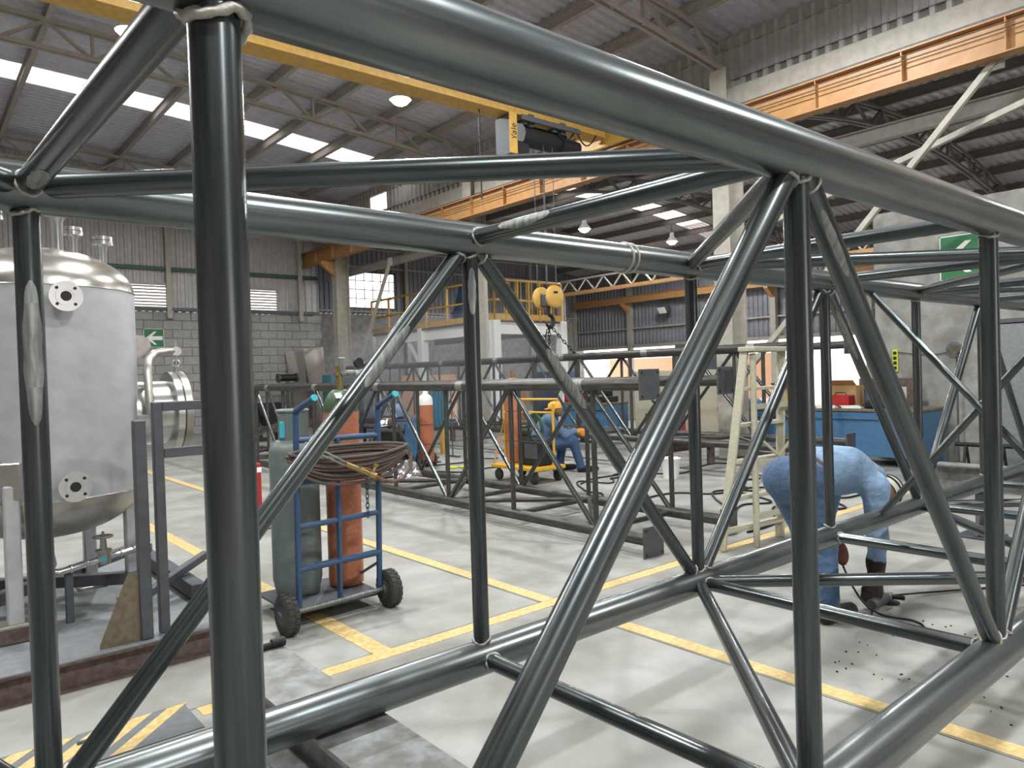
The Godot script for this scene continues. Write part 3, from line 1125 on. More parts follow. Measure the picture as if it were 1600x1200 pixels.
func floor_trusses():
	floor_truss("dark pipe truss lying on the floor with square end plates", 4.555, 5.605, 0.1225, 1.3725, 3.73, 4.34, 10, 0.0508, 0.0242, 0)
	floor_truss("farther dark pipe truss on low stands in front of the blue bench", 8.45, 9.5, 0.45, 1.73, 4.45, 5.05, 11, 0.0508, 0.0242, 0)
	for v in [6.6, 10.0, 13.4]:
		var t := thing("low_stand", {6.6: "low steel stand under the near end of the farther truss", 10.0: "low steel stand under the middle of the farther truss", 13.4: "low steel stand under the far end of the farther truss"}[v], "stand", W(8.97, 0, v), 0, "low stands under the farther truss")
		var m := mbw(t)
		m.ibeam(W(8.2, 0.334, v), W(9.75, 0.334, v), 0.12, 0.1, 0.01, 0.008)
		put(t, "top_beam", m, M.primer)
		for u in [8.45, 9.5]:
			m = mbw(t)
			m.box(W(u, 0.14, v), Vector3(0.09, 0.28, 0.09), 0.005)
			put(t, "leg", m, M.primer)

# ---------- pressure vessel on its skid ----------
func flange(m: MB, c: Vector3, axis: Vector3, r: float, neck: float, back: float):
	m.lathe([Vector2(neck * 0.62, 0.0), Vector2(neck, 0.0), Vector2(neck, 0.004), Vector2(r * 0.62, 0.004), Vector2(r * 0.62, 0.0), Vector2(r, 0.0), Vector2(r, -0.024), Vector2(neck * 1.35, -0.028), Vector2(neck, -0.06), Vector2(neck, -back)], c, axis, 28)

func holes(t: Node3D, part: Node3D, c: Vector3, axis: Vector3, r: float, n: int, size: float):
	var B := MB.along(axis)
	for i in n:
		var a := TAU * (i + 0.5) / n
		var m := mbw(t)
		m.lathe([Vector2(0, 0.0015), Vector2(size, 0.0015), Vector2(size, 0), Vector2(0, 0)], c + (B.x * cos(a) + B.y * sin(a)) * r, axis, 10)
		put(part, "bolt_hole", m, M.black)

func vessel_skid():
	var top := 0.15
	var s := thing("equipment_skid", "steel skid with grey deck plate and brown edge beams under the vessel", "skid", W(0.2, 0, 5.2))
	var m := mbw(s)
	m.box(W(0.15, top - 0.006, 5.25), Vector3(2.7, 0.012, 2.2), 0.002)
	put(s, "deck_plate", m, M.plate)
	for q in [[W(-1.2, 0.072, 4.19), W(1.5, 0.072, 4.19)], [W(-1.2, 0.072, 6.31), W(1.5, 0.072, 6.31)], [W(-1.15, 0.072, 4.24), W(-1.15, 0.072, 6.26)], [W(1.45, 0.072, 4.24), W(1.45, 0.072, 6.26)], [W(0.3, 0.072, 4.24), W(0.3, 0.072, 6.26)]]:
		m = mbw(s)
		m.ibeam(q[0], q[1], 0.143, 0.1, 0.012, 0.01)
		put(s, "edge_beam", m, M.primer)
	for q in [[W(1.38, 0.21, 4.7), W(1.38, 0.21, 6.2), 0.09], [W(0.1, 0.24, 5.95), W(1.15, 0.30, 4.95), 0.07], [W(0.05, 0.24, 5.0), W(1.25, 0.30, 5.85), 0.07], [W(1.05, 0.22, 4.75), W(1.55, 0.34, 5.1), 0.05]]:
		m = mbw(s)
		m.bar(q[0], q[1], q[2], q[2], 0.004)
		put(s, "cross_brace", m, M.gun)
	# posts bolted to the deck
	m = mbw(s)
	m.box(W(0.965, 0.73, 4.22), Vector3(0.06, 1.16, 0.06), 0.006)
	put(s, "tube_post", m, M.gun)
	m = mbw(s)
	m.prism([Vector2(0, 0), Vector2(-0.19, 0), Vector2(-0.19, 0.02), Vector2(-0.05, 0.36), Vector2(0, 0.36)], W(0.935, top, 4.22), Basis(EU, EY, -EV), 0.012)
	put(s, "gusset_plate", m, M.rusty)
	for q in [[W(1.065, top, 4.26), W(1.065, 1.40, 4.26)], [W(1.46, top, 4.26), W(1.46, 1.40, 4.26)], [W(1.09, 1.375, 4.26), W(1.435, 1.375, 4.26)], [W(1.09, 1.12, 4.26), W(1.435, 1.12, 4.26)]]:
		m = mbw(s)
		m.bar(q[0], q[1], 0.05, 0.05, 0.004, EU)
		put(s, "frame_tube", m, M.gun)
	m = mbw(s)
	m.rod(W(1.47, 0.06, 4.13), W(1.47, 0.06, 4.05), 0.035, 14)
	put(s, "lifting_pin", m, M.bare)
	# the vessel
	var c := W(0.67, 0, 5.15)
	var t := thing("pressure_vessel", "upright stainless steel pressure vessel with domed ends and flanged nozzles", "tank", W(0.67, 0.15, 5.15))
	var R := 0.5
	m = mbw(t)
	m.lathe([Vector2(R, 0.87), Vector2(R, 2.06)], c, EY, 72)
	put(t, "shell", m, M.stain)
	var pf := []
	for i in 15:
		var a := PI / 2 * i / 14
		pf.append(Vector2(R * cos(a), 2.06 + 0.265 * sin(a)))
	m = mbw(t)
	m.lathe(pf, c, EY, 72, 0.3)
	put(t, "top_head", m, M.head)
	pf = []
	for i in 15:
		var a := PI / 2 * (14 - i) / 14
		pf.append(Vector2(R * cos(a), 0.87 - 0.265 * sin(a)))
	m = mbw(t)
	m.lathe(pf, c, EY, 72, 0.3)
	put(t, "bottom_head", m, M.satin)
	for y in [0.87, 2.06]:
		m = mbw(t)
		m.ring(c + EY * y, EY, R, 0.005, 72, 6)
		put(t, "seam_weld", m, M.bright)
	var vd := W(0.05 - 0.67 + 0.35, 0, 4.0 - 5.15).normalized()
	m = mbw(t)
	m.rod(c + vd * R + EY * 0.88, c + vd * R + EY * 2.05, 0.004, 6)
	put(t, "seam_weld", m, M.bright)
	# side nozzles
	for q in [[1.985, 0.06], [0.955, 0.075]]:
		var d := W(q[1], 0, -1.0).normalized()
		var p: Vector3 = c + d * 0.62 + EY * q[0]
		m = mbw(t)
		flange(m, p, d, 0.082, 0.036, 0.14)
		var nz := put(t, "nozzle", m, M.bright)
		m = mbw(t)
		m.lathe([Vector2(0, 0.001), Vector2(0.027, 0.001), Vector2(0.027, -0.003), Vector2(0, -0.003)], p, d, 20)
		put(nz, "bore", m, M.black)
		holes(t, nz, p + d * 0.0005, d, 0.061, 4, 0.0085)
	# top nozzles
	for q in [[0.75, 5.03, 2.53, 0.062, 0.034], [0.87, 5.28, 2.47, 0.06, 0.026], [1.02, 5.2, 2.41, 0.062, 0.024], [0.62, 5.25, 2.50, 0.055, 0.026], [0.45, 5.12, 2.5, 0.05, 0.026], [0.35, 5.3, 2.46, 0.05, 0.024]]:
		m = mbw(t)
		flange(m, W(q[0], q[2], q[1]), EY, q[3], q[4], 0.34)
		var nt := put(t, "nozzle", m, M.bright)
		m = mbw(t)
		m.lathe([Vector2(q[3] * 0.96, 0.004), Vector2(q[3] * 0.96, 0.026), Vector2(0, 0.026)], W(q[0], q[2], q[1]), EY, 24)
		put(nt, "blind_flange", m, M.bright)
	# manway to the right with its swing arm
	var mc := c + EU * 0.44 + EY * 1.31
	m = mbw(t)
	m.lathe([Vector2(0.205, 0.0), Vector2(0.205, 0.24), Vector2(0.265, 0.245), Vector2(0.265, 0.285), Vector2(0.258, 0.29)], mc, EU, 48)
	put(t, "manway_neck", m, M.bright)
	m = mbw(t)
	m.lathe([Vector2(0.258, 0.292), Vector2(0.265, 0.295), Vector2(0.265, 0.335), Vector2(0.258, 0.34), Vector2(0, 0.34)], mc, EU, 48)
	put(t, "manway_cover", m, M.satin)
	m = mbw(t)
	var ps := [mc + W(0.08, 0.0, -0.26), mc + W(0.08, 0.26, -0.22), mc + W(0.10, 0.34, -0.16), mc + W(0.16, 0.385, -0.08), mc + W(0.25, 0.40, -0.02), mc + W(0.31, 0.40, 0.0)]
	m.sweep(ps, 0.026, 14)
	put(t, "davit_arm", m, M.satin)
	m = mbw(t)
	m.rod(mc + W(0.31, 0.265, 0.0), mc + W(0.31, 0.47, 0.0), 0.01, 10)
	m.ring(mc + W(0.31, 0.32, 0), EV, 0.022, 0.009, 16, 8)
	m.rod(mc + W(0.31, 0.4, -0.03), mc + W(0.31, 0.4, 0.03), 0.03, 14)
	put(t, "davit_eye_bolt", m, M.bright)
	# lifting lug and name-plate bracket
	m = mbw(t)
	m.prism([Vector2(0, -0.09), Vector2(0.06, -0.05), Vector2(0.1, 0.0), Vector2(0.09, 0.05), Vector2(0.05, 0.07), Vector2(0, 0.075)], c + W(R - 0.005, 1.74, -0.01), Basis(EU, EY, -EV), 0.016)
	put(t, "lifting_lug", m, M.satin)
	m = mbw(t)
	m.ring(c + W(R + 0.058, 1.75, -0.012), EV, 0.022, 0.008, 18, 6)
	put(t, "lug_eye", m, M.black)
	m = mbw(t)
	m.box(W(0.17, 1.62, 4.78), Vector3(0.13, 0.36, 0.05), 0.006, Basis(EY, 0.7))
	put(t, "junction_box", m, M.gun)
	# legs
	for q in [[0.44, 4.70, 0.24], [1.09, 5.05, 0.16], [0.3, 5.5, 0.16], [0.95, 5.58, 0.16]]:
		m = mbw(t)
		m.box(W(q[0], (q[2] + 0.98) / 2, q[1]), Vector3(0.075, 0.98 - q[2], 0.075), 0.008)
		var lg := put(t, "leg", m, M.stain)
		m = mbw(t)
		m.box(W(q[0], q[2], q[1]), Vector3(0.17, 0.018, 0.15), 0.003)
		put(lg, "foot_plate", m, M.satin)
		m = mbw(t)
		var dd: Vector3 = (W(q[0], 0, q[1]) - c).normalized()
		m.box(W(q[0], 1.0, q[1]) - dd * 0.02, Vector3(0.12, 0.2, 0.1), 0.006, MB.along(dd))
		put(lg, "leg_lug", m, M.satin)
	m = mbw(s)
	m.bar(W(0.3, 0.195, 4.7), W(0.62, 0.195, 4.7), 0.14, 0.09, 0.006)
	put(s, "leg_plinth", m, M.primer)
	# drain line with its valve
	var d2 := thing("drain_line", "polished drain pipe with gate valve and cyan tag below the vessel", "pipe", W(0.7, 0.15, 4.8))
	m = mbw(d2)
	m.sweep([c + EY * 0.62, c + EY * 0.5, W(0.66, 0.46, 5.0), W(0.62, 0.455, 4.85), W(0.66, 0.455, 4.78), W(1.13, 0.50, 4.92)], 0.019, 14)
	put(d2, "pipe_run", m, M.bright)
	for q in [0.12, 0.3, 0.44, 0.56, 0.7, 0.86]:
		m = mbw(d2)
		var a := W(0.66, 0.455, 4.78).lerp(W(1.13, 0.50, 4.92), q)
		m.ring(a, W(1.13, 0.50, 4.92) - W(0.66, 0.455, 4.78), 0.019, 0.007, 18, 6)
		put(d2, "pipe_joint", m, M.bright)
	var va := W(0.66, 0.455, 4.78).lerp(W(1.13, 0.50, 4.92), 0.5)
	m = mbw(d2)
	m.lathe([Vector2(0.035, -0.03), Vector2(0.04, 0.0), Vector2(0.034, 0.04), Vector2(0.045, 0.042), Vector2(0.045, 0.055), Vector2(0.02, 0.06), Vector2(0.016, 0.12), Vector2(0, 0.12)], va, EY, 20)
	put(d2, "valve_body", m, M.satin)
	m = mbw(d2)
	m.ring(va + EY * 0.13, EY, 0.05, 0.006, 24, 6)
	m.rod(va + EY * 0.13 - EU * 0.05, va + EY * 0.13 + EU * 0.05, 0.005, 6)
	m.rod(va + EY * 0.13 - EV * 0.05, va + EY * 0.13 + EV * 0.05, 0.005, 6)
	m.rod(va + EY * 0.1, va + EY * 0.16, 0.008, 8)
	put(d2, "hand_wheel", m, M.satin)
	m = mbw(d2)
	m.box(va + W(-0.01, 0.005, -0.042), Vector3(0.026, 0.028, 0.006), 0.001)
	put(d2, "tag", m, M.cyan)
	m = mbw(d2)
	m.lathe([Vector2(0.02, -0.02), Vector2(0.055, -0.015), Vector2(0.055, 0.01), Vector2(0.02, 0.012), Vector2(0, 0.012)], W(1.14, 0.502, 4.92), W(0.47, 0.045, 0.14), 22)
	put(d2, "end_flange", m, M.bright)
	m = mbw(d2)
	m.bar(W(0.71, 0.15, 4.83), W(0.71, 0.44, 4.83), 0.04, 0.04, 0.003, EU)
	put(d2, "pipe_stand", m, M.gun)

# ---------- cylinders on the blue cart ----------
func tyre(t: Node3D, c: Vector3, r: float, w: float):
	var m := mbw(t)
	m.lathe([Vector2(0.03, -w * 0.5), Vector2(r * 0.55, -w * 0.5), Vector2(r * 0.9, -w * 0.48), Vector2(r * 0.97, -w * 0.4), Vector2(r * 0.97, w * 0.4), Vector2(r * 0.9, w * 0.48), Vector2(r * 0.55, w * 0.5), Vector2(0.03, w * 0.5)], c, EU, 30)
	var tr := put(t, "wheel", m, M.rubber)
	for i in 20:
		for side in [-1, 1]:
			var a := TAU * (i + (0.5 if side > 0 else 0.0)) / 20
			m = mbw(t)
			var d := EY * cos(a) + EV * sin(a)
			m.box(c + d * r * 0.975 + EU * side * w * 0.24, Vector3(w * 0.36, r * 0.07, r * 0.19), 0.001, Basis(EU, d, EU.cross(d)))
			var b := put(tr, "tread_block", m, M.rubber)
			b.transform = tr.transform.affine_inverse() * b.transform
	for side in [-1, 1]:
		m = mbw(t)
		m.lathe([Vector2(r * 0.5, 0.0), Vector2(r * 0.45, 0.004), Vector2(r * 0.25, 0.006), Vector2(r * 0.2, 0.018), Vector2(0, 0.018)], c + EU * side * (w * 0.5 - 0.002), EU * side, 20)
		put(tr, "hub", m, M.gun)

func gas_bottle(called: String, label: String, at: Vector3, r: float, h: float, body: Material, neck: Material, neck_from: float) -> Node3D:
	var t := thing(called, label, "gas cylinder", at)
	var m := MB.new()
	m.lathe([Vector2(0, 0.0), Vector2(r * 0.86, 0.0), Vector2(r * 0.97, 0.012), Vector2(r, 0.035), Vector2(r, h * neck_from)], Vector3.ZERO, EY, 36, 0.3)
	put(t, "body", m, body)
	m = MB.new()
	var pf := [Vector2(r, h * neck_from), Vector2(r, h * 0.885)]
	for i in range(1, 8):
		var a := PI / 2 * i / 8.0
		pf.append(Vector2(0.03 + (r - 0.03) * cos(a), h * 0.885 + (h * 0.115) * sin(a)))
	pf.append(Vector2(0.03, h))
	m.lathe(pf, Vector3.ZERO, EY, 36, 0.3)
	put(t, "shoulder", m, neck)
	return t

func cylinder_cart():
	var t := thing("cylinder_cart", "blue two-wheeled cylinder trolley with grey treaded tyres", "cart", W(2.07, 0, 4.2))
	var m: MB
	for q in [[1.805, 1.825, 1.82], [2.355, 2.385, 2.352]]:
		m = mbw(t)
		m.sweep([W(q[0], 0.1, 4.2), W(q[1], 1.28, 4.2), W(q[1], 1.31, 4.19), W(q[2], 1.39, 3.92)], 0.019, 14)
		var sr := put(t, "side_rail", m, M.blue)
		m = mbw(t)
		m.lathe([Vector2(0.0, 0.001), Vector2(0.0195, 0.001), Vector2(0.021, -0.01), Vector2(0.019, -0.012)], W(q[2], 1.392, 3.915), W(0, 0.28, -1), 14)
		put(sr, "grip_end", m, M.cyan)
	for q in [[1.13, 0.018, 1.12], [0.605, 0.018, 0.62], [0.35, 0.022, 0.36]]:
		m = mbw(t)
		m.rod(W(1.81, q[0], 4.2), W(2.37, q[2], 4.2), q[1], 12)
		put(t, "cross_bar", m, M.blue)
	m = mbw(t)
	m.box(W(2.09, 0.90, 4.2), Vector3(0.56, 0.085, 0.03), 0.006)
	put(t, "clamp_plate", m, M.blue)
	m = mbw(t)
	m.bar(W(2.075, 0.1, 4.2), W(2.09, 1.12, 4.2), 0.045, 0.02, 0.003, EU)
	put(t, "centre_bar", m, M.blue)
	m = mbw(t)
	m.box(W(2.08, 0.085, 4.5), Vector3(0.62, 0.016, 0.58), 0.003)
	put(t, "base_plate", m, M.gun)
	m = mbw(t)
	m.rod(W(1.72, 0.125, 4.13), W(2.4, 0.125, 4.17), 0.013, 10)
	put(t, "axle", m, M.bare)
	m = mbw(t)
	m.bar(W(2.37, 0.3, 4.2), W(2.36, 0.1, 4.6), 0.03, 0.012)
	put(t, "side_stay", m, M.gun)
	tyre(t, W(1.70, 0.12, 4.13), 0.12, 0.075)
	tyre(t, W(2.41, 0.12, 4.17), 0.12, 0.075)
	# bottles
	var g := thing("fuel_gas_cylinder", "fat grey-green gas cylinder with a slotted collar on the blue trolley", "gas cylinder", W(1.985, 0.093, 4.62))
	m = MB.new()
	var pf := [Vector2(0, 0.0), Vector2(0.135, 0.0), Vector2(0.14, 0.02), Vector2(0.15, 0.06), Vector2(0.158, 0.1), Vector2(0.158, 0.93)]
	for i in range(1, 8):
		var a := PI / 2 * i / 8.0
		pf.append(Vector2(0.06 + 0.098 * cos(a), 0.93 + 0.09 * sin(a)))
	m.lathe(pf, Vector3.ZERO, EY, 40, 0.3)
	put(g, "body", m, M.cyl_green)
	m = MB.new()
	for i in 26:
		if i in [13, 14, 15, 16]:
			continue
		var a0 := TAU * i / 26
		var a1 := TAU * (i + 1) / 26
		var p0 := Vector3(cos(a0), 0, sin(a0)) * 0.098
		var p1 := Vector3(cos(a1), 0, sin(a1)) * 0.098
		var y0 := 1.0
		m.bar(p0 + EY * 1.095, p1 + EY * 1.095, 0.008, 0.2, 0.001)
	put(g, "valve_collar", m, M.cyl_green)
	m = MB.new()
	m.ring(Vector3(0, 1.2, 0), EY, 0.098, 0.012, 30, 8)
	put(g, "collar_rim", m, M.cyl_green)
	m = MB.new()
	m.rod(Vector3(0, 1.0, 0), Vector3(0, 1.14, 0), 0.02, 12)
	m.rod(Vector3(-0.05, 1.1, 0.03), Vector3(0.02, 1.1, 0), 0.018, 10)
	put(g, "valve", m, M.brass)
	m = MB.new()
	m.box(Vector3(-0.075, 1.08, 0.045), Vector3(0.06, 0.11, 0.03), 0.006)
	put(g, "teal_cap", m, M.cyan)
	var o := gas_bottle("oxygen_cylinder", "tall orange gas cylinder with dark green shoulder on the blue trolley", W(2.30, 0.093, 4.55), 0.117, 1.33, M.cyl_orange, M.cyl_neck, 0.885)
	m = MB.new()
	m.rod(Vector3(0, 1.33, 0), Vector3(0, 1.47, 0), 0.022, 12)
	m.rod(Vector3(-0.03, 1.43, 0), Vector3(0.05, 1.43, 0.0), 0.018, 10)
	m.lathe([Vector2(0.03, 0), Vector2(0.032, 0.02), Vector2(0, 0.02)], Vector3(0, 1.47, 0), EY, 12)
	put(o, "valve", m, M.brass)
	m = MB.new()
	m.box(Vector3(-0.06, 1.29, 0.095), Vector3(0.05, 0.05, 0.002), 0, Basis(EU, -0.8))
	put(o, "sticker", m, M.paper)
	m = MB.new()
	m.box(Vector3(-0.0, 0.80, 0.118), Vector3(0.07, 0.06, 0.004), 0)
	put(o, "stencil_patch", m, M.gun)
	var rg := thing("gas_regulator", "pale gas regulator with black gauges on the orange cylinder", "regulator", W(2.36, 1.53, 4.53))
	m = MB.new()
	m.box(Vector3(-0.05, 0.05, 0), Vector3(0.04, 0.12, 0.04), 0.008)
	m.rod(Vector3(-0.06, 0.0, 0), Vector3(0.12, 0.0, 0), 0.022, 12)
	m.lathe([Vector2(0.0, 0), Vector2(0.04, 0.004), Vector2(0.045, 0.03), Vector2(0.03, 0.06), Vector2(0, 0.06)], Vector3(0.06, -0.02, 0.02), Vector3(0.3, 0, 1), 16)
	put(rg, "body", m, M.bare)
	for q in [Vector3(0.06, 0.07, 0.03), Vector3(0.13, 0.04, 0.03)]:
		m = MB.new()
		m.lathe([Vector2(0.0, -0.015), Vector2(0.033, -0.015), Vector2(0.036, 0.0), Vector2(0.033, 0.014), Vector2(0, 0.012)], q, Vector3(0.1, 0.1, 1), 18)
		put(rg, "gauge", m, M.black)
	# coil of twin hose hung across the front
	var c := thing("hose_coil", "coil of brown twin welding hose draped over the blue trolley", "hose", W(2.1, 0.92, 4.12))
	var rng := RandomNumberGenerator.new()
	rng.seed = 11
	for i in 10:
		var ps := []
		var hw := 0.37 + rng.randf_range(-0.035, 0.05)
		var top := 1.085 - 0.012 * i + rng.randf_range(-0.008, 0.008)
		var sag := 0.05 + 0.006 * i + rng.randf_range(-0.01, 0.01)
		for k in 44:
			var a := TAU * k / 44
			var sx := cos(a)
			var sy := sin(a)
			var x := 2.14 + hw * signf(sx) * pow(absf(sx), 0.72)
			var y := top - 0.028 * sx * sx if sy > 0 else top - 0.028 - sag * (1.0 - sx * sx)
			var v := 4.155 if sy > 0 else 4.155 - 0.045 * absf(sy)
			ps.append(W(x + 0.006 * sin(3 * a + i), y - 0.015 * (x - 2.14), v - 0.028 + 0.011 * (i % 3) - 0.02 * (1.0 - abs(sy))))
		m = mbw(c)
		m.sweep(ps, 0.0105, 8, true)
		put(c, "hose_loop", m, M.hose if i % 3 != 1 else M.hose_red)
	m = mbw(c)
	m.sweep([W(2.54, 1.0, 4.06), W(2.52, 0.9, 4.04), W(2.44, 0.84, 4.02), W(2.36, 0.835, 4.01), W(2.28, 0.86, 4.0), W(2.23, 0.885, 4.0)], 0.011, 8)
	put(c, "hose_tail", m, M.hose_red)
	var tc := thing("cutting_torch", "brass and steel cutting torch hanging across the hose coil", "torch", W(2.1, 0.9, 4.0))
	m = mbw(tc)
	m.rod(W(1.84, 1.11, 4.02), W(2.06, 0.985, 4.02), 0.007, 8)
	m.rod(W(1.83, 1.085, 4.03), W(2.06, 0.965, 4.03), 0.007, 8)
	m.rod(W(1.80, 1.12, 4.02), W(1.86, 1.09, 4.03), 0.016, 10)
	put(tc, "torch_tube", m, M.bare)
	m = mbw(tc)
	m.rod(W(2.05, 0.98, 4.02), W(2.20, 0.905, 4.01), 0.017, 12)
	put(tc, "handle", m, M.brass)
	m = mbw(tc)
	m.rod(W(2.20, 0.905, 4.01), W(2.24, 0.885, 4.0), 0.022, 10)
	m.rod(W(2.22, 0.90, 4.0), W(2.245, 0.945, 4.0), 0.012, 8)
	m.lathe([Vector2(0, 0), Vector2(0.02, 0), Vector2(0.02, 0.016), Vector2(0, 0.016)], W(2.245, 0.945, 4.0), W(0.4, 1, 0), 10)
	put(tc, "valve_block", m, M.brass)
	m = mbw(tc)
	m.rod(W(2.24, 0.885, 4.0), W(2.30, 0.85, 4.0), 0.012, 8)
	put(tc, "hose_union", m, M.copper)
	m = mbw(tc)
	m.rod(W(2.13, 0.955, 4.0), W(2.22, 0.925, 3.99), 0.004, 6)
	put(tc, "lever", m, M.copper)
	var ch := thing("safety_chain", "short steel chain hanging from the clamp plate of the trolley", "chain", W(2.27, 0.6, 4.17))
	for i in 9:
		m = mbw(ch)
		var lp := []
		for k in 10:
			var an := TAU * k / 10
			lp.append(W(2.27, 0.86 - i * 0.03, 4.165) + EY * cos(an) * 0.02 + (EU if i % 2 == 0 else EV) * sin(an) * 0.011)
		m.sweep(lp, 0.0035, 5, true)
		put(ch, "chain_link", m, M.gun)

# ---------- trestles under the near truss ----------
func supports():
	for q in [[0.87, "grimy grey steel trestle beam under the near truss at lower left"], [6.92, "grey steel trestle beam under the far part of the near truss"]]:
		var u: float = q[0]
		var t := thing("support_trestle", q[1], "trestle", W(u, 0, 1.3), 0, "trestles under the near truss")
		var m := mbw(t)
		m.ibeam(W(u, 0.497, 0.35), W(u, 0.497, 2.5), 0.202, 0.2, 0.014, 0.01)
		put(t, "top_beam", m, M.beamtop)
		for v in [0.55, 2.15]:
			m = mbw(t)
			m.rod(W(u, 0.02, v), W(u, 0.396, v), 0.045, 18)
			var lg := put(t, "leg", m, M.gun)
			m = mbw(t)
			m.box(W(u, 0.01, v), Vector3(0.3, 0.02, 0.3), 0.003)
			put(lg, "foot_plate", m, M.gun)
			for s in [-1, 1]:
				m = mbw(t)
				m.bar(W(u, 0.35, v), W(u + s * 0.13, 0.02, v), 0.03, 0.03)
				put(lg, "brace", m, M.gun)
	var t := thing("hose_fitting", "small black hose fitting lying on the end of the trestle beam", "fitting", W(0.93, 0.598, 2.40))
	var m := MB.new()
	m.rod(Vector3(-0.05, 0.012, 0), Vector3(0.03, 0.012, 0), 0.011, 12)
	m.rod(Vector3(0.0, 0.016, 0), Vector3(0.045, 0.016, 0.0), 0.016, 6)
	put(t, "coupling", m, M.black)
	m = MB.new()
	m.sweep([Vector3(-0.05, 0.012, 0), Vector3(-0.09, 0.01, -0.01), Vector3(-0.11, 0.01, -0.03)], 0.009, 8)
	put(t, "hose", m, M.black)

func ladder():
	var t := thing("step_ladder", "tall cream wooden step ladder standing behind the near truss", "ladder", W(5.5, 0, 3.4))
	var fl := [W(5.50, 1.62, 3.46), W(5.05, 0.0, 3.43)]
	var fr := [W(6.06, 1.62, 3.44), W(5.82, 0.0, 3.36)]
	var rl := [W(5.53, 1.60, 3.40), W(5.36, 0.0, 3.30)]
	var rr := [W(6.09, 1.60, 3.38), W(6.12, 0.0, 3.22)]
	var m: MB
	for q in [fl, fr]:
		m = mbw(t)
		m.bar(q[0], q[1], 0.03, 0.075, 0.004, EV)
		put(t, "front_rail", m, M.wood)
	for q in [rl, rr]:
		m = mbw(t)
		m.bar(q[0], q[1], 0.035, 0.045, 0.004, EV)
		put(t, "rear_leg", m, M.wood)
	for y in [1.30, 1.0, 0.70, 0.40, 0.15]:
		var s: float = 1.0 - y / 1.62
		var a: Vector3 = fl[0].lerp(fl[1], s)
		var b: Vector3 = fr[0].lerp(fr[1], s)
		m = mbw(t)
		m.bar(a, b, 0.09, 0.028, 0.003)
		put(t, "step", m, M.wood)
	for y in [1.15, 0.68, 0.25]:
		var s: float = 1.0 - y / 1.6
		m = mbw(t)
		m.bar(rl[0].lerp(rl[1], s), rr[0].lerp(rr[1], s), 0.02, 0.045, 0.003)
		put(t, "rear_rung", m, M.wood)
	for q in [[rl, rr, 0.42, 0.7], [rr, rl, 0.42, 0.7]]:
		m = mbw(t)
		m.bar(q[0][0].lerp(q[0][1], q[2]), q[1][0].lerp(q[1][1], q[3]), 0.012, 0.025, 0.002)
		put(t, "diagonal_stay", m, M.wood)
	m = mbw(t)
	m.box(W(5.79, 1.635, 3.42), Vector3(0.66, 0.04, 0.16), 0.006)
	put(t, "top_cap", m, M.wood)

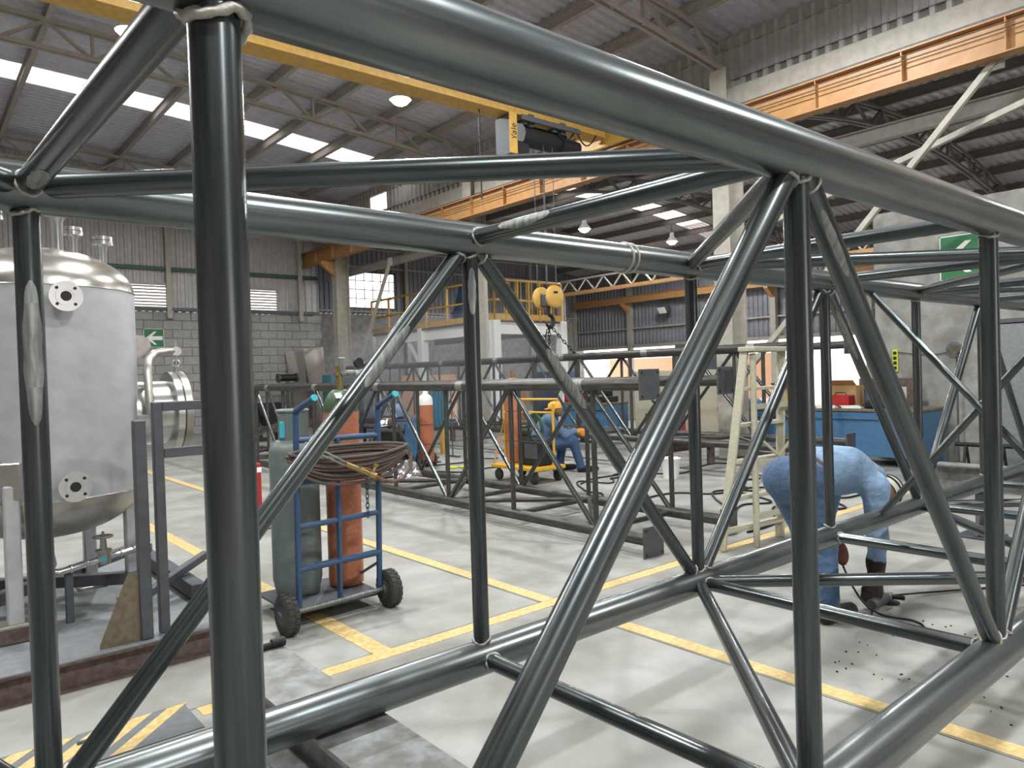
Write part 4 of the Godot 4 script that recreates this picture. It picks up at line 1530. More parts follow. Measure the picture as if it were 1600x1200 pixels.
# ---------- figures: one smooth surface round tapered bones ----------
# bones: [a, b, radius at a, radius at b, colour number]
func figure(bones: Array, colors: Array, cell: float, k: float, base: Vector3) -> MB:
	var lo := Vector3.ONE * 1e9
	var hi := -lo
	for b in bones:
		for e in 2:
			var r: float = b[2 + e]
			lo = lo.min(b[e] - Vector3.ONE * (r + 4 * cell))
			hi = hi.max(b[e] + Vector3.ONE * (r + 4 * cell))
	var nx := int((hi.x - lo.x) / cell) + 2
	var ny := int((hi.y - lo.y) / cell) + 2
	var nz := int((hi.z - lo.z) / cell) + 2
	var F := PackedFloat32Array()
	F.resize(nx * ny * nz)
	F.fill(9.0)
	var raw := PackedFloat32Array()
	raw.resize(nx * ny * nz)
	raw.fill(9.0)
	var ci := PackedByteArray()
	ci.resize(nx * ny * nz)
	for b in bones:
		var A: Vector3 = b[0]
		var B: Vector3 = b[1]
		var ra: float = b[2]
		var rb: float = b[3]
		var col: int = b[4]
		var rm: float = max(ra, rb) + k + 3 * cell
		var l := (A.min(B) - Vector3.ONE * rm - lo) / cell
		var h := (A.max(B) + Vector3.ONE * rm - lo) / cell
		var ab := B - A
		var l2 := maxf(ab.length_squared(), 1e-9)
		for z in range(maxi(0, int(l.z)), mini(nz - 1, int(h.z) + 1)):
			for y in range(maxi(0, int(l.y)), mini(ny - 1, int(h.y) + 1)):
				var row := (z * ny + y) * nx
				for x in range(maxi(0, int(l.x)), mini(nx - 1, int(h.x) + 1)):
					var p := lo + Vector3(x, y, z) * cell
					var s := clampf((p - A).dot(ab) / l2, 0, 1)
					var d := p.distance_to(A + ab * s) - lerpf(ra, rb, s)
					var i := row + x
					if d < raw[i]:
						raw[i] = d
						ci[i] = col
					var o := F[i]
					if o > 8.0:
						F[i] = d
					else:
						var hh := clampf(0.5 + 0.5 * (o - d) / k, 0, 1)
						F[i] = lerpf(o, d, hh) - k * hh * (1 - hh)
	var m := MB.new()
	var ids := {}
	var offs := [0, 1, nx, nx + 1, nx * ny, nx * ny + 1, nx * ny + nx, nx * ny + nx + 1]
	var edges := [[0, 1], [2, 3], [4, 5], [6, 7], [0, 2], [1, 3], [4, 6], [5, 7], [0, 4], [1, 5], [2, 6], [3, 7]]
	for z in nz - 1:
		for y in ny - 1:
			for x in nx - 1:
				var i := (z * ny + y) * nx + x
				var f0 := F[i]
				if f0 > cell * 2.0 or f0 < -cell * 2.0:
					continue
				var neg := 0
				for c in 8:
					if F[i + offs[c]] < 0:
						neg += 1
				if neg == 0 or neg == 8:
					continue
				var acc := Vector3.ZERO
				var cnt := 0
				for e in edges:
					var a := F[i + offs[e[0]]]
					var b := F[i + offs[e[1]]]
					if (a < 0) != (b < 0):
						var t := a / (a - b)
						var pa := Vector3(e[0] & 1, (e[0] >> 1) & 1, e[0] >> 2)
						var pb := Vector3(e[1] & 1, (e[1] >> 1) & 1, e[1] >> 2)
						acc += pa.lerp(pb, t)
						cnt += 1
				var g := Vector3(F[i + 1] + F[i + 1 + nx] + F[i + 1 + nx * ny] + F[i + offs[7]] - F[i] - F[i + nx] - F[i + nx * ny] - F[i + offs[6]], F[i + nx] + F[i + offs[3]] + F[i + offs[6]] + F[i + offs[7]] - F[i] - F[i + 1] - F[i + offs[4]] - F[i + offs[5]], F[i + offs[4]] + F[i + offs[5]] + F[i + offs[6]] + F[i + offs[7]] - F[i] - F[i + 1] - F[i + nx] - F[i + offs[3]])
				ids[i] = m.vert(lo + (Vector3(x, y, z) + acc / cnt) * cell - base, g)
				m.C.append(colors[ci[i]])
	for i in ids:
		var st := [1, nx, nx * ny]
		for ax in 3:
			var s: int = st[ax]
			if (F[i] < 0) == (F[i + s] < 0):
				continue
			var p: int = st[(ax + 1) % 3]
			var q: int = st[(ax + 2) % 3]
			if ids.has(i - p) and ids.has(i - q) and ids.has(i - p - q):
				m.tri(ids[i], ids[i - p], ids[i - p - q])
				m.tri(ids[i], ids[i - p - q], ids[i - q])
	return m

func hand(bones: Array, wrist: Vector3, palm: Vector3, side: Vector3, curl: Vector3, col: int):
	var d := (palm - wrist).normalized()
	bones.append([wrist, palm, 0.032, 0.034, col])
	for i in 4:
		var o := side * (i - 1.5) * 0.021
		var k1: Vector3 = palm + o + d * 0.035
		var k2: Vector3 = k1 + (d * 0.6 + curl * 0.7).normalized() * [0.034, 0.039, 0.037, 0.03][i]
		var k3: Vector3 = k2 + (curl - d * 0.15).normalized() * 0.026
		bones.append([palm + o * 0.8, k1, 0.014, 0.0115, col])
		bones.append([k1, k2, 0.0115, 0.0105, col])
		bones.append([k2, k3, 0.0105, 0.009, col])
	var th: Vector3 = palm - side * 0.04
	bones.append([palm - side * 0.01 - d * 0.01, th + curl * 0.02 + d * 0.005, 0.016, 0.0125, col])
	bones.append([th + curl * 0.02 + d * 0.005, th + curl * 0.05 + d * 0.02 + side * 0.012, 0.0125, 0.010, col])

func lin(r: float, g: float, b: float) -> Color:
	return Color(r, g, b).srgb_to_linear()

func worker_bending():
	var cs := [lin(0.56, 0.67, 0.79), lin(0.30, 0.40, 0.52), lin(0.20, 0.16, 0.15), lin(0.56, 0.41, 0.33), lin(0.14, 0.14, 0.15), lin(0.35, 0.17, 0.13)]
	var base := W(4.25, 0, 2.15)
	var t := thing("person", "worker in light blue shirt and jeans bending down to the floor", "person", base)
	var f := W(0.977, 0, -0.214)
	var rt := W(-0.213, 0, -0.977)
	var P := W(4.12, 0.80, 2.26)
	var b := []
	b.append([P - f * 0.02 + rt * 0.06, P - f * 0.02 - rt * 0.06, 0.135, 0.135, 1])
	b.append([P, P + f * 0.08 + EY * 0.03, 0.135, 0.13, 1])
	var waist := W(4.30, 0.85, 2.22)
	var chest := W(4.49, 0.835, 2.17)
	var nb := W(4.655, 0.775, 2.13)
	b.append([P + f * 0.13 + EY * 0.045, waist, 0.132, 0.128, 0])
	b.append([waist + rt * 0.03, chest + rt * 0.05, 0.125, 0.135, 0])
	b.append([waist - rt * 0.03, chest - rt * 0.05, 0.125, 0.135, 0])
	b.append([waist - EY * 0.04, chest - EY * 0.05, 0.115, 0.115, 0])
	b.append([chest + rt * 0.05, nb + rt * 0.09, 0.135, 0.085, 0])
	b.append([chest - rt * 0.05, nb - rt * 0.09, 0.135, 0.085, 0])
	b.append([nb, W(4.82, 0.69, 2.10), 0.065, 0.055, 3])
	# head, face turned down
	b.append([W(4.88, 0.66, 2.085), W(4.92, 0.615, 2.075), 0.088, 0.085, 3])
	b.append([W(4.90, 0.61, 2.08), W(4.87, 0.555, 2.085), 0.07, 0.05, 3])
	b.append([W(4.895, 0.545, 2.08), W(4.91, 0.535, 2.078), 0.014, 0.012, 3])
	# right arm to the grinder
	var sR := W(4.535, 0.73, 1.98)
	var eR := W(4.50, 0.42, 1.955)
	var wR := W(4.50, 0.21, 1.97)
	b.append([nb + rt * 0.08 - f * 0.05, sR, 0.09, 0.08, 0])
	b.append([sR, eR, 0.078, 0.057, 0])
	b.append([eR, wR + EY * 0.06, 0.056, 0.046, 0])
	b.append([wR + EY * 0.075, wR + EY * 0.0, 0.05, 0.044, 2])
	hand(b, wR, wR + W(-0.012, -0.075, 0.005), f * 0.7 + rt * 0.7, W(-0.1, -0.7, 0.5).normalized(), 2)
	# left arm across
	var sL := nb - rt * 0.17 - f * 0.02
	var eL := W(4.56, 0.46, 2.32)
	var wL := W(4.43, 0.40, 2.19)
	b.append([nb - rt * 0.1, sL, 0.08, 0.078, 0])
	b.append([sL, eL, 0.078, 0.057, 0])
	b.append([eL, wL, 0.056, 0.042, 0])
	hand(b, wL, wL + W(-0.05, -0.035, -0.05), EY * 0.6 + f * 0.4, W(-0.3, -0.6, -0.4).normalized(), 5)
	# legs
	for q in [[P + rt * 0.095, W(4.13, 0.44, 2.11), W(4.06, 0.11, 2.05), W(4.24, 0.045, 2.01)], [P - rt * 0.095, W(4.32, 0.45, 2.32), W(4.31, 0.11, 2.30), W(4.49, 0.045, 2.26)]]:
		b.append([q[0], q[1], 0.118, 0.078, 1])
		b.append([q[1], q[2] + EY * 0.03, 0.078, 0.062, 1])
		b.append([q[2] - EY * 0.02, q[2] - EY * 0.055 - f * 0.03, 0.05, 0.045, 4])
		b.append([q[2] - EY * 0.06 - f * 0.02, q[3], 0.048, 0.043, 4])
	put(t, "body", figure(b, cs, 0.0085, 0.035, base), M.cloth)
	var m := mbw(t)
	# hood and its harness
	m.lathe([Vector2(0.098, -0.03), Vector2(0.102, 0.02), Vector2(0.09, 0.065), Vector2(0.05, 0.098), Vector2(0, 0.108)], W(4.90, 0.65, 2.08), W(0.9, 0.2, -0.1), 24, 0.3)
	put(t, "hood", m, M.hood)
	for q in [[0.102, 0.02], [0.085, 0.075]]:
		m = mbw(t)
		m.ring(W(4.90, 0.65, 2.08) + W(0.9, 0.2, -0.1).normalized() * q[1], W(0.9, 0.2, -0.1), q[0], 0.008, 24, 6)
		put(t, "mask_strap", m, M.black)
	m = mbw(t)
	m.ring(W(4.97, 0.615, 2.05), W(0.5, 0.1, -1.0), 0.055, 0.008, 22, 6)
	m.rod(W(4.99, 0.66, 2.02), W(5.02, 0.67, 2.0), 0.016, 8)
	put(t, "mask_bracket", m, M.black)
	# belt at the back
	m = mbw(t)
	var bc := P + f * 0.08 + EY * 0.025
	var BB := MB.along(f + EY * 0.3)
	var ps := []
	for i in 25:
		var a := TAU * i / 25
		ps.append(bc + (BB.x * cos(a) * 0.188 + BB.y * sin(a) * 0.131))
	m.sweep(ps, 0.013, 6, true)
	put(t, "belt", m, M.primer)
	m = mbw(t)
	m.bar(W(3.94, 0.95, 2.16), W(3.99, 0.80, 2.11), 0.04, 0.018, 0.003)
	put(t, "folding_rule", m, M.wood)
	# grinder with its lead
	var g := thing("angle_grinder", "grey angle grinder on the floor under the worker's gloved hand", "power tool", W(4.50, 0, 1.96))
	m = MB.new()
	m.rod(Vector3(-0.1, 0.045, 0.0), Vector3(0.1, 0.045, 0.0), 0.032, 14)
	put(g, "motor_body", m, M.gun)
	m = MB.new()
	m.rod(Vector3(0.1, 0.045, 0), Vector3(0.17, 0.04, 0), 0.026, 12)
	put(g, "gear_head", m, M.bare)
	m = MB.new()
	m.lathe([Vector2(0, 0), Vector2(0.06, 0), Vector2(0.06, 0.004), Vector2(0, 0.006)], Vector3(0.15, 0.006, 0), EY, 24)
	put(g, "disc", m, M.black)
	m = MB.new()
	m.rod(Vector3(0.14, 0.045, 0), Vector3(0.15, 0.05, 0.09), 0.014, 10)
	put(g, "side_handle", m, M.black)
	var c := thing("power_lead", "thin black power lead looping on the floor by the worker's boots", "cord", W(4.3, 0, 1.95))
	m = mbw(c)
	var cv := Curve3D.new()
	for p in [W(4.36, 0.36, 2.14), W(4.36, 0.15, 2.05), W(4.37, 0.02, 1.92), W(4.40, 0.008, 1.72), W(4.30, 0.008, 1.64), W(4.14, 0.008, 1.72), W(4.16, 0.008, 1.86), W(4.34, 0.012, 1.93), W(4.42, 0.03, 1.965)]:
		cv.add_point(p)
	for i in range(1, cv.point_count - 1):
		var d := (cv.get_point_position(i + 1) - cv.get_point_position(i - 1)) * 0.2
		cv.set_point_in(i, -d)
		cv.set_point_out(i, d)
	m.sweep(Array(cv.tessellate(4, 3)), 0.006, 6)
	put(c, "cable", m, M.black)
	m = mbw(c)
	m.sweep([W(4.68, 0.04, 1.965), W(5.0, 0.012, 1.86), W(5.4, 0.008, 1.62), W(5.9, 0.008, 1.3)], 0.006, 6)
	put(c, "cable", m, M.black)

func worker_sitting():
	var cs := [lin(0.37, 0.47, 0.59), lin(0.22, 0.32, 0.46), lin(0.16, 0.14, 0.13), lin(0.58, 0.40, 0.30), lin(0.14, 0.13, 0.13), lin(0.82, 0.56, 0.22)]
	var base := W(7.5, 0, 7.85)
	var t := thing("person", "worker in denim shirt and yellow cap sitting on a low stool", "person", base)
	var b := []
	var P := W(7.30, 0.40, 8.10)
	var rt := W(-0.64, 0, -0.77)
	b.append([P + rt * 0.07, P - rt * 0.07, 0.13, 0.13, 1])
	var ch := W(7.40, 0.70, 8.02)
	b.append([P + EY * 0.08, W(7.33, 0.55, 8.07), 0.13, 0.13, 0])
	b.append([W(7.33, 0.55, 8.07) + rt * 0.04, ch + rt * 0.06, 0.125, 0.125, 0])
	b.append([W(7.33, 0.55, 8.07) - rt * 0.04, ch - rt * 0.06, 0.125, 0.125, 0])
	b.append([ch + rt * 0.06, W(7.43, 0.80, 7.99) + rt * 0.12, 0.12, 0.075, 0])
	b.append([ch - rt * 0.06, W(7.43, 0.80, 7.99) - rt * 0.12, 0.12, 0.075, 0])
	b.append([W(7.44, 0.80, 7.98), W(7.47, 0.89, 7.94), 0.06, 0.055, 3])
	b.append([W(7.48, 0.95, 7.92), W(7.51, 0.93, 7.90), 0.092, 0.085, 3])
	b.append([W(7.52, 0.90, 7.89), W(7.53, 0.87, 7.88), 0.065, 0.05, 3])
	for q in [[rt, W(7.50, 0.55, 7.72), W(7.66, 0.60, 7.68)], [-rt, W(7.66, 0.56, 7.90), W(7.70, 0.60, 7.74)]]:
		var s: Vector3 = W(7.43, 0.79, 7.99) + q[0] * 0.18
		b.append([s - q[0] * 0.06, s, 0.08, 0.075, 0])
		b.append([s, q[1], 0.072, 0.055, 0])
		b.append([q[1], q[2], 0.053, 0.04, 0])
		hand(b, q[2], q[2] + W(0.06, -0.01, -0.05), EY, W(0.4, -0.4, -0.5).normalized(), 5)
	for q in [[rt, W(7.62, 0.45, 7.68), W(7.66, 0.10, 7.58), W(7.84, 0.045, 7.44)], [-rt, W(7.66, 0.46, 7.95), W(7.62, 0.10, 7.98), W(7.8, 0.045, 7.86)]]:
		b.append([P + q[0] * 0.09, q[1], 0.11, 0.078, 1])
		b.append([q[1], q[2], 0.076, 0.06, 1])
		b.append([q[2] - EY * 0.03, q[2] - EY * 0.055, 0.05, 0.045, 4])
		b.append([q[2] - EY * 0.055, q[3], 0.048, 0.042, 4])
	put(t, "body", figure(b, cs, 0.013, 0.035, base), M.cloth)
	var m := mbw(t)
	m.lathe([Vector2(0.105, -0.02), Vector2(0.104, 0.02), Vector2(0.09, 0.06), Vector2(0.05, 0.085), Vector2(0, 0.092)], W(7.485, 0.965, 7.915), W(-0.05, 1, 0.08), 22, 0.3)
	put(t, "cap", m, M.capy)
	m = mbw(t)
	m.prism([Vector2(-0.08, 0), Vector2(0.08, 0), Vector2(0.06, 0.07), Vector2(0, 0.09), Vector2(-0.06, 0.07)], W(7.43, 0.945, 7.96), Basis(W(0.7, 0, 0.7), W(-0.7, -0.15, 0.5).normalized(), W(0, 1, 0)), 0.012)
	put(t, "cap_brim", m, M.capy)
	var s := thing("low_stool", "low stool under the sitting worker in denim", "stool", W(7.3, 0, 8.1))
	m = mbw(s)
	m.box(W(7.3, 0.245, 8.1), Vector3(0.34, 0.04, 0.3), 0.008)
	put(s, "seat", m, M.gun)
	for q in [[-1, -1], [1, -1], [1, 1], [-1, 1]]:
		m = mbw(s)
		m.bar(W(7.3 + q[0] * 0.13, 0.23, 8.1 + q[1] * 0.11), W(7.3 + q[0] * 0.17, 0.0, 8.1 + q[1] * 0.14), 0.025, 0.025)
		put(s, "leg", m, M.black)

func worker_welding():
	var cs := [lin(0.30, 0.33, 0.38), lin(0.20, 0.24, 0.32), lin(0.42, 0.36, 0.30), lin(0.5, 0.36, 0.28), lin(0.12, 0.12, 0.12)]
	var base := W(7.2, 0, 11.6)
	var t := thing("person", "crouching welder in a blue-grey helmet behind the blue panel", "person", base)
	var b := []
	var P := W(7.38, 0.33, 11.45)
	var rt := W(-0.5, 0, 0.85)
	b.append([P + rt * 0.07, P - rt * 0.07, 0.14, 0.14, 1])
	var ch := W(7.22, 0.60, 11.58)
	b.append([P, ch + rt * 0.05, 0.14, 0.13, 0])
	b.append([P, ch - rt * 0.05, 0.14, 0.13, 0])
	b.append([ch + rt * 0.05, ch + EY * 0.1 + rt * 0.13, 0.12, 0.08, 0])
	b.append([ch - rt * 0.05, ch + EY * 0.1 - rt * 0.13, 0.12, 0.08, 0])
	b.append([ch + EY * 0.1, W(7.12, 0.83, 11.66), 0.07, 0.06, 3])
	b.append([W(7.10, 0.88, 11.67), W(7.06, 0.86, 11.7), 0.09, 0.085, 3])
	for q in [rt, -rt]:
		var s: Vector3 = ch + EY * 0.09 + q * 0.18
		var e: Vector3 = W(7.05, 0.52, 11.66) + q * 0.16
		var w: Vector3 = W(6.99, 0.68, 11.78) + q * 0.06
		b.append([s, e, 0.07, 0.055, 0])
		b.append([e, w, 0.053, 0.042, 0])
		hand(b, w, w + W(-0.04, 0.0, 0.03), EY, W(-0.4, -0.5, 0.3).normalized(), 2)
		b.append([P + q * 0.09, W(7.12, 0.45, 11.62) + q * 0.14, 0.11, 0.078, 1])
		b.append([W(7.12, 0.45, 11.62) + q * 0.14, W(7.28, 0.1, 11.5) + q * 0.12, 0.075, 0.06, 1])
		b.append([W(7.28, 0.05, 11.5) + q * 0.12, W(7.1, 0.045, 11.62) + q * 0.12, 0.048, 0.042, 4])
	put(t, "body", figure(b, cs, 0.014, 0.035, base), M.cloth)
	var m := mbw(t)
	m.lathe([Vector2(0.115, -0.13), Vector2(0.13, -0.05), Vector2(0.128, 0.02), Vector2(0.10, 0.08), Vector2(0.05, 0.11), Vector2(0, 0.118)], W(7.08, 0.88, 11.68), W(-0.15, 1, 0.1), 24, 0.3)
	put(t, "helmet", m, M.helmet)
	# arc
	var a := thing("welding_arc", "blinding white welding arc at the far end of the floor truss", "welding arc", W(6.86, 0.66, 11.9))
	m = MB.new()
	m.lathe([Vector2(0, -0.035), Vector2(0.03, -0.02), Vector2(0.038, 0.0), Vector2(0.03, 0.02), Vector2(0, 0.035)], Vector3.ZERO, EY, 14, 0.3)
	put(a, "arc_flame_glow", m, M.arcglow)
	var l := OmniLight3D.new()
	l.name = "arc_light"
	l.light_color = Color(0.85, 0.88, 1.0)
	l.light_energy = 6.0
	l.light_size = 0.035
	l.omni_range = 40.0
	l.omni_attenuation = 2.0
	l.shadow_enabled = true
	add_child(l)
	l.position = a.position
	var w := thing("welding_table", "dark steel table the welder is working at", "table", W(6.9, 0, 11.95))
	m = mbw(w)
	m.box(W(6.9, 0.575, 11.95), Vector3(0.7, 0.03, 0.45), 0.004)
	put(w, "table_top", m, M.black)
	for q in [[-1, -1], [1, -1], [1, 1], [-1, 1]]:
		m = mbw(w)
		m.box(W(6.9 + q[0] * 0.3, 0.28, 11.95 + q[1] * 0.18), Vector3(0.05, 0.56, 0.05), 0.004)
		put(w, "leg", m, M.black)
	m = mbw(w)
	m.box(W(6.86, 0.608, 11.95), Vector3(0.3, 0.036, 0.12), 0.004)
	put(w, "work_piece", m, M.bare)

# ---------- things towards the end wall ----------
func arrow_sign(label: String, o: Vector3, right: Vector3, out: Vector3, s: float):
	var t := thing("arrow_sign", label, "sign", o, 0, "green arrow signs")
	var B := Basis(right, EY, out)
	var m := mbw(t)
	m.box(o, Vector3(s, s, 0.012), 0.002, B)
	put(t, "panel", m, M.sign)
	var h := s * 0.5
	for q in [[0, 1], [0, -1], [1, 0], [-1, 0]]:
		m = mbw(t)
		m.box(o + right * q[0] * h * 0.955 + EY * q[1] * h * 0.955 + out * 0.007, Vector3(s * 0.93 if q[0] == 0 else s * 0.022, s * 0.93 if q[1] == 0 else s * 0.022, 0.002), 0, B)
		put(t, "white_border", m, M.white)
	m = mbw(t)
	var a := [Vector2(-0.40, 0), Vector2(0.02, 0.34), Vector2(0.14, 0.34), Vector2(-0.10, 0.10), Vector2(0.42, 0.10), Vector2(0.42, -0.10), Vector2(-0.10, -0.10), Vector2(0.14, -0.34), Vector2(0.02, -0.34)]
	var p := []
	for q in a:
		p.append(q * s)
	m.prism(p, o + out * 0.0065, B, 0.002)
	put(t, "white_arrow", m, M.white)

func background_left():
	arrow_sign("small green sign with white arrow on the block end wall", W(5.445, 2.755, 21.74), EU, -EV, 0.53)
	for q in [[9.15, 9.78, 2.42, "pale steel sheet leaning on the end wall, the left one of two"], [9.74, 10.42, 2.50, "pale steel sheet leaning on the end wall beside the end column"]]:
		var t := thing("steel_sheet", q[3], "sheet", W((q[0] + q[1]) / 2, 0, 21.3), 0, "steel sheets leaning on the end wall")
		var m := mbw(t)
		m.face([W(q[0] + 0.1, 0.01, 21.15), W(q[1] - 0.12, 0.01, 21.15), W(q[1], q[2], 21.68), W(q[0], q[2] - 0.06, 21.68)], -EV)
		m.face([W(q[0] + 0.1, 0.01, 21.16), W(q[1] - 0.12, 0.01, 21.16), W(q[1], q[2], 21.69), W(q[0], q[2] - 0.06, 21.69)], EV)
		put(t, "sheet_metal", m, M.satin)
	# tub on legs
	var t := thing("black_hopper", "black tapered hopper on legs in front of the block wall", "hopper", W(8.05, 0, 20.4))
	var m := mbw(t)
	m.prism([Vector2(-0.42, 0.85), Vector2(0.42, 0.85), Vector2(0.3, 0.35), Vector2(-0.1, 0.2)], W(8.05, 0, 20.15), Basis(EU, EY, -EV), -0.5)
	put(t, "tub", m, M.black)
	for q in [-0.3, 0.3]:
		m = mbw(t)
		m.bar(W(8.05 + q, 0, 20.4), W(8.05 + q * 0.9, 0.5, 20.4), 0.05, 0.05)
		put(t, "leg", m, M.black)
	# pedestal grinder
	t = thing("pedestal_grinder", "dark bench grinder on a post in front of the end wall", "grinder", W(8.75, 0, 20.6))
	m = mbw(t)
	m.box(W(8.75, 0.02, 20.6), Vector3(0.4, 0.04, 0.4), 0.005)
	put(t, "base", m, M.gun)
	m = mbw(t)
	m.rod(W(8.75, 0.04, 20.6), W(8.75, 1.45, 20.6), 0.05, 12)
	put(t, "post", m, M.gun)
	m = mbw(t)
	m.rod(W(8.5, 1.55, 20.6), W(9.0, 1.55, 20.6), 0.1, 16)
	put(t, "motor", m, M.black)
	for s in [-0.28, 0.28]:
		m = mbw(t)
		m.rod(W(8.75 + s - 0.03, 1.55, 20.6), W(8.75 + s + 0.03, 1.55, 20.6), 0.13, 18)
		put(t, "grinding_wheel", m, M.gun)
	# heap of offcuts left of the near post
	var heap := [["long dark channel lying at the bottom of the scrap heap", 0.0, 0.5, 0.12, M.black], ["grey flat bar across the scrap heap", 0.6, 0.45, 0.1, M.gun], ["brown angle piece on top of the scrap heap", 1.2, 0.35, 0.08, M.primer], ["short black block at the right of the scrap heap", 2.2, 0.2, 0.16, M.black]]
	for i in heap.size():
		var h: Array = heap[i]
		t = thing("steel_offcut", h[0], "offcut", W([6.4, 6.5, 6.45, 7.25][i], [0.0, 0.175, 0.35, 0.0][i], 17.6), h[1], "offcuts in the scrap heap")
		m = MB.new()
		m.box(Vector3(0, 0.05 if i != 3 else 0.1, 0), Vector3(h[2] * 2, 0.1 if i < 3 else 0.2, h[3]), 0.006)
		m.box(Vector3(h[2] * 0.7, 0.09, 0), Vector3(0.06, 0.16, h[3] * 0.8), 0.006)
		put(t, "bar", m, h[4])
	# machine cabinet and white drum by the end column
	t = thing("machine_cabinet", "dark blue-grey machine cabinet standing by the end column", "cabinet", W(9.75, 0, 19.4))
	m = mbw(t)
	m.box(W(9.75, 0.8, 19.4), Vector3(0.7, 1.6, 0.6), 0.02)
	put(t, "body", m, M.teal)
	m = mbw(t)
	m.box(W(9.75, 1.25, 19.09), Vector3(0.5, 0.5, 0.02), 0.004)
	put(t, "panel", m, M.gun)
	m = mbw(t)
	m.box(W(9.75, 0.55, 19.09), Vector3(0.5, 0.6, 0.02), 0.004)
	put(t, "door", m, M.teal)
	t = thing("white_drum", "round white drum on a dark stand beyond the gas regulator", "drum", W(9.55, 0, 17.4))
	m = mbw(t)
	m.lathe([Vector2(0, -0.2), Vector2(0.2, -0.2), Vector2(0.21, -0.18), Vector2(0.21, 0.18), Vector2(0.2, 0.2), Vector2(0, 0.2)], W(9.55, 1.68, 17.4), W(0.5, 0, -1), 24)
	put(t, "drum", m, M.paper)
	m = mbw(t)
	m.box(W(9.55, 0.74, 17.4), Vector3(0.3, 1.48, 0.3), 0.01)
	put(t, "stand", m, M.gun)
	# red marker post
	t = thing("red_post", "red marker post with a white band behind the near truss post", "post", W(2.72, 0, 7.3))
	m = mbw(t)
	m.box(W(2.72, 0.34, 7.3), Vector3(0.1, 0.66, 0.1), 0.01)
	put(t, "post", m, M.red)
	m = mbw(t)
	m.box(W(2.72, 0.6, 7.3), Vector3(0.104, 0.05, 0.104), 0.002)
	put(t, "white_band", m, M.paper)
	m = mbw(t)
	m.box(W(2.72, 0.01, 7.3), Vector3(0.22, 0.02, 0.22), 0.004)
	put(t, "base_plate", m, M.gun)

# ---------- things around the welders ----------
func caster(t: Node3D, p: Vector3, r: float):
	var m := mbw(t)
	m.rod(p - EU * 0.02, p + EU * 0.02, r, 18)
	var cw := put(t, "caster_wheel", m, M.rubber)
	m = mbw(t)
	m.bar(p, p + EY * (r + 0.05), 0.05, 0.03)
	put(cw, "caster_fork", m, M.gun)

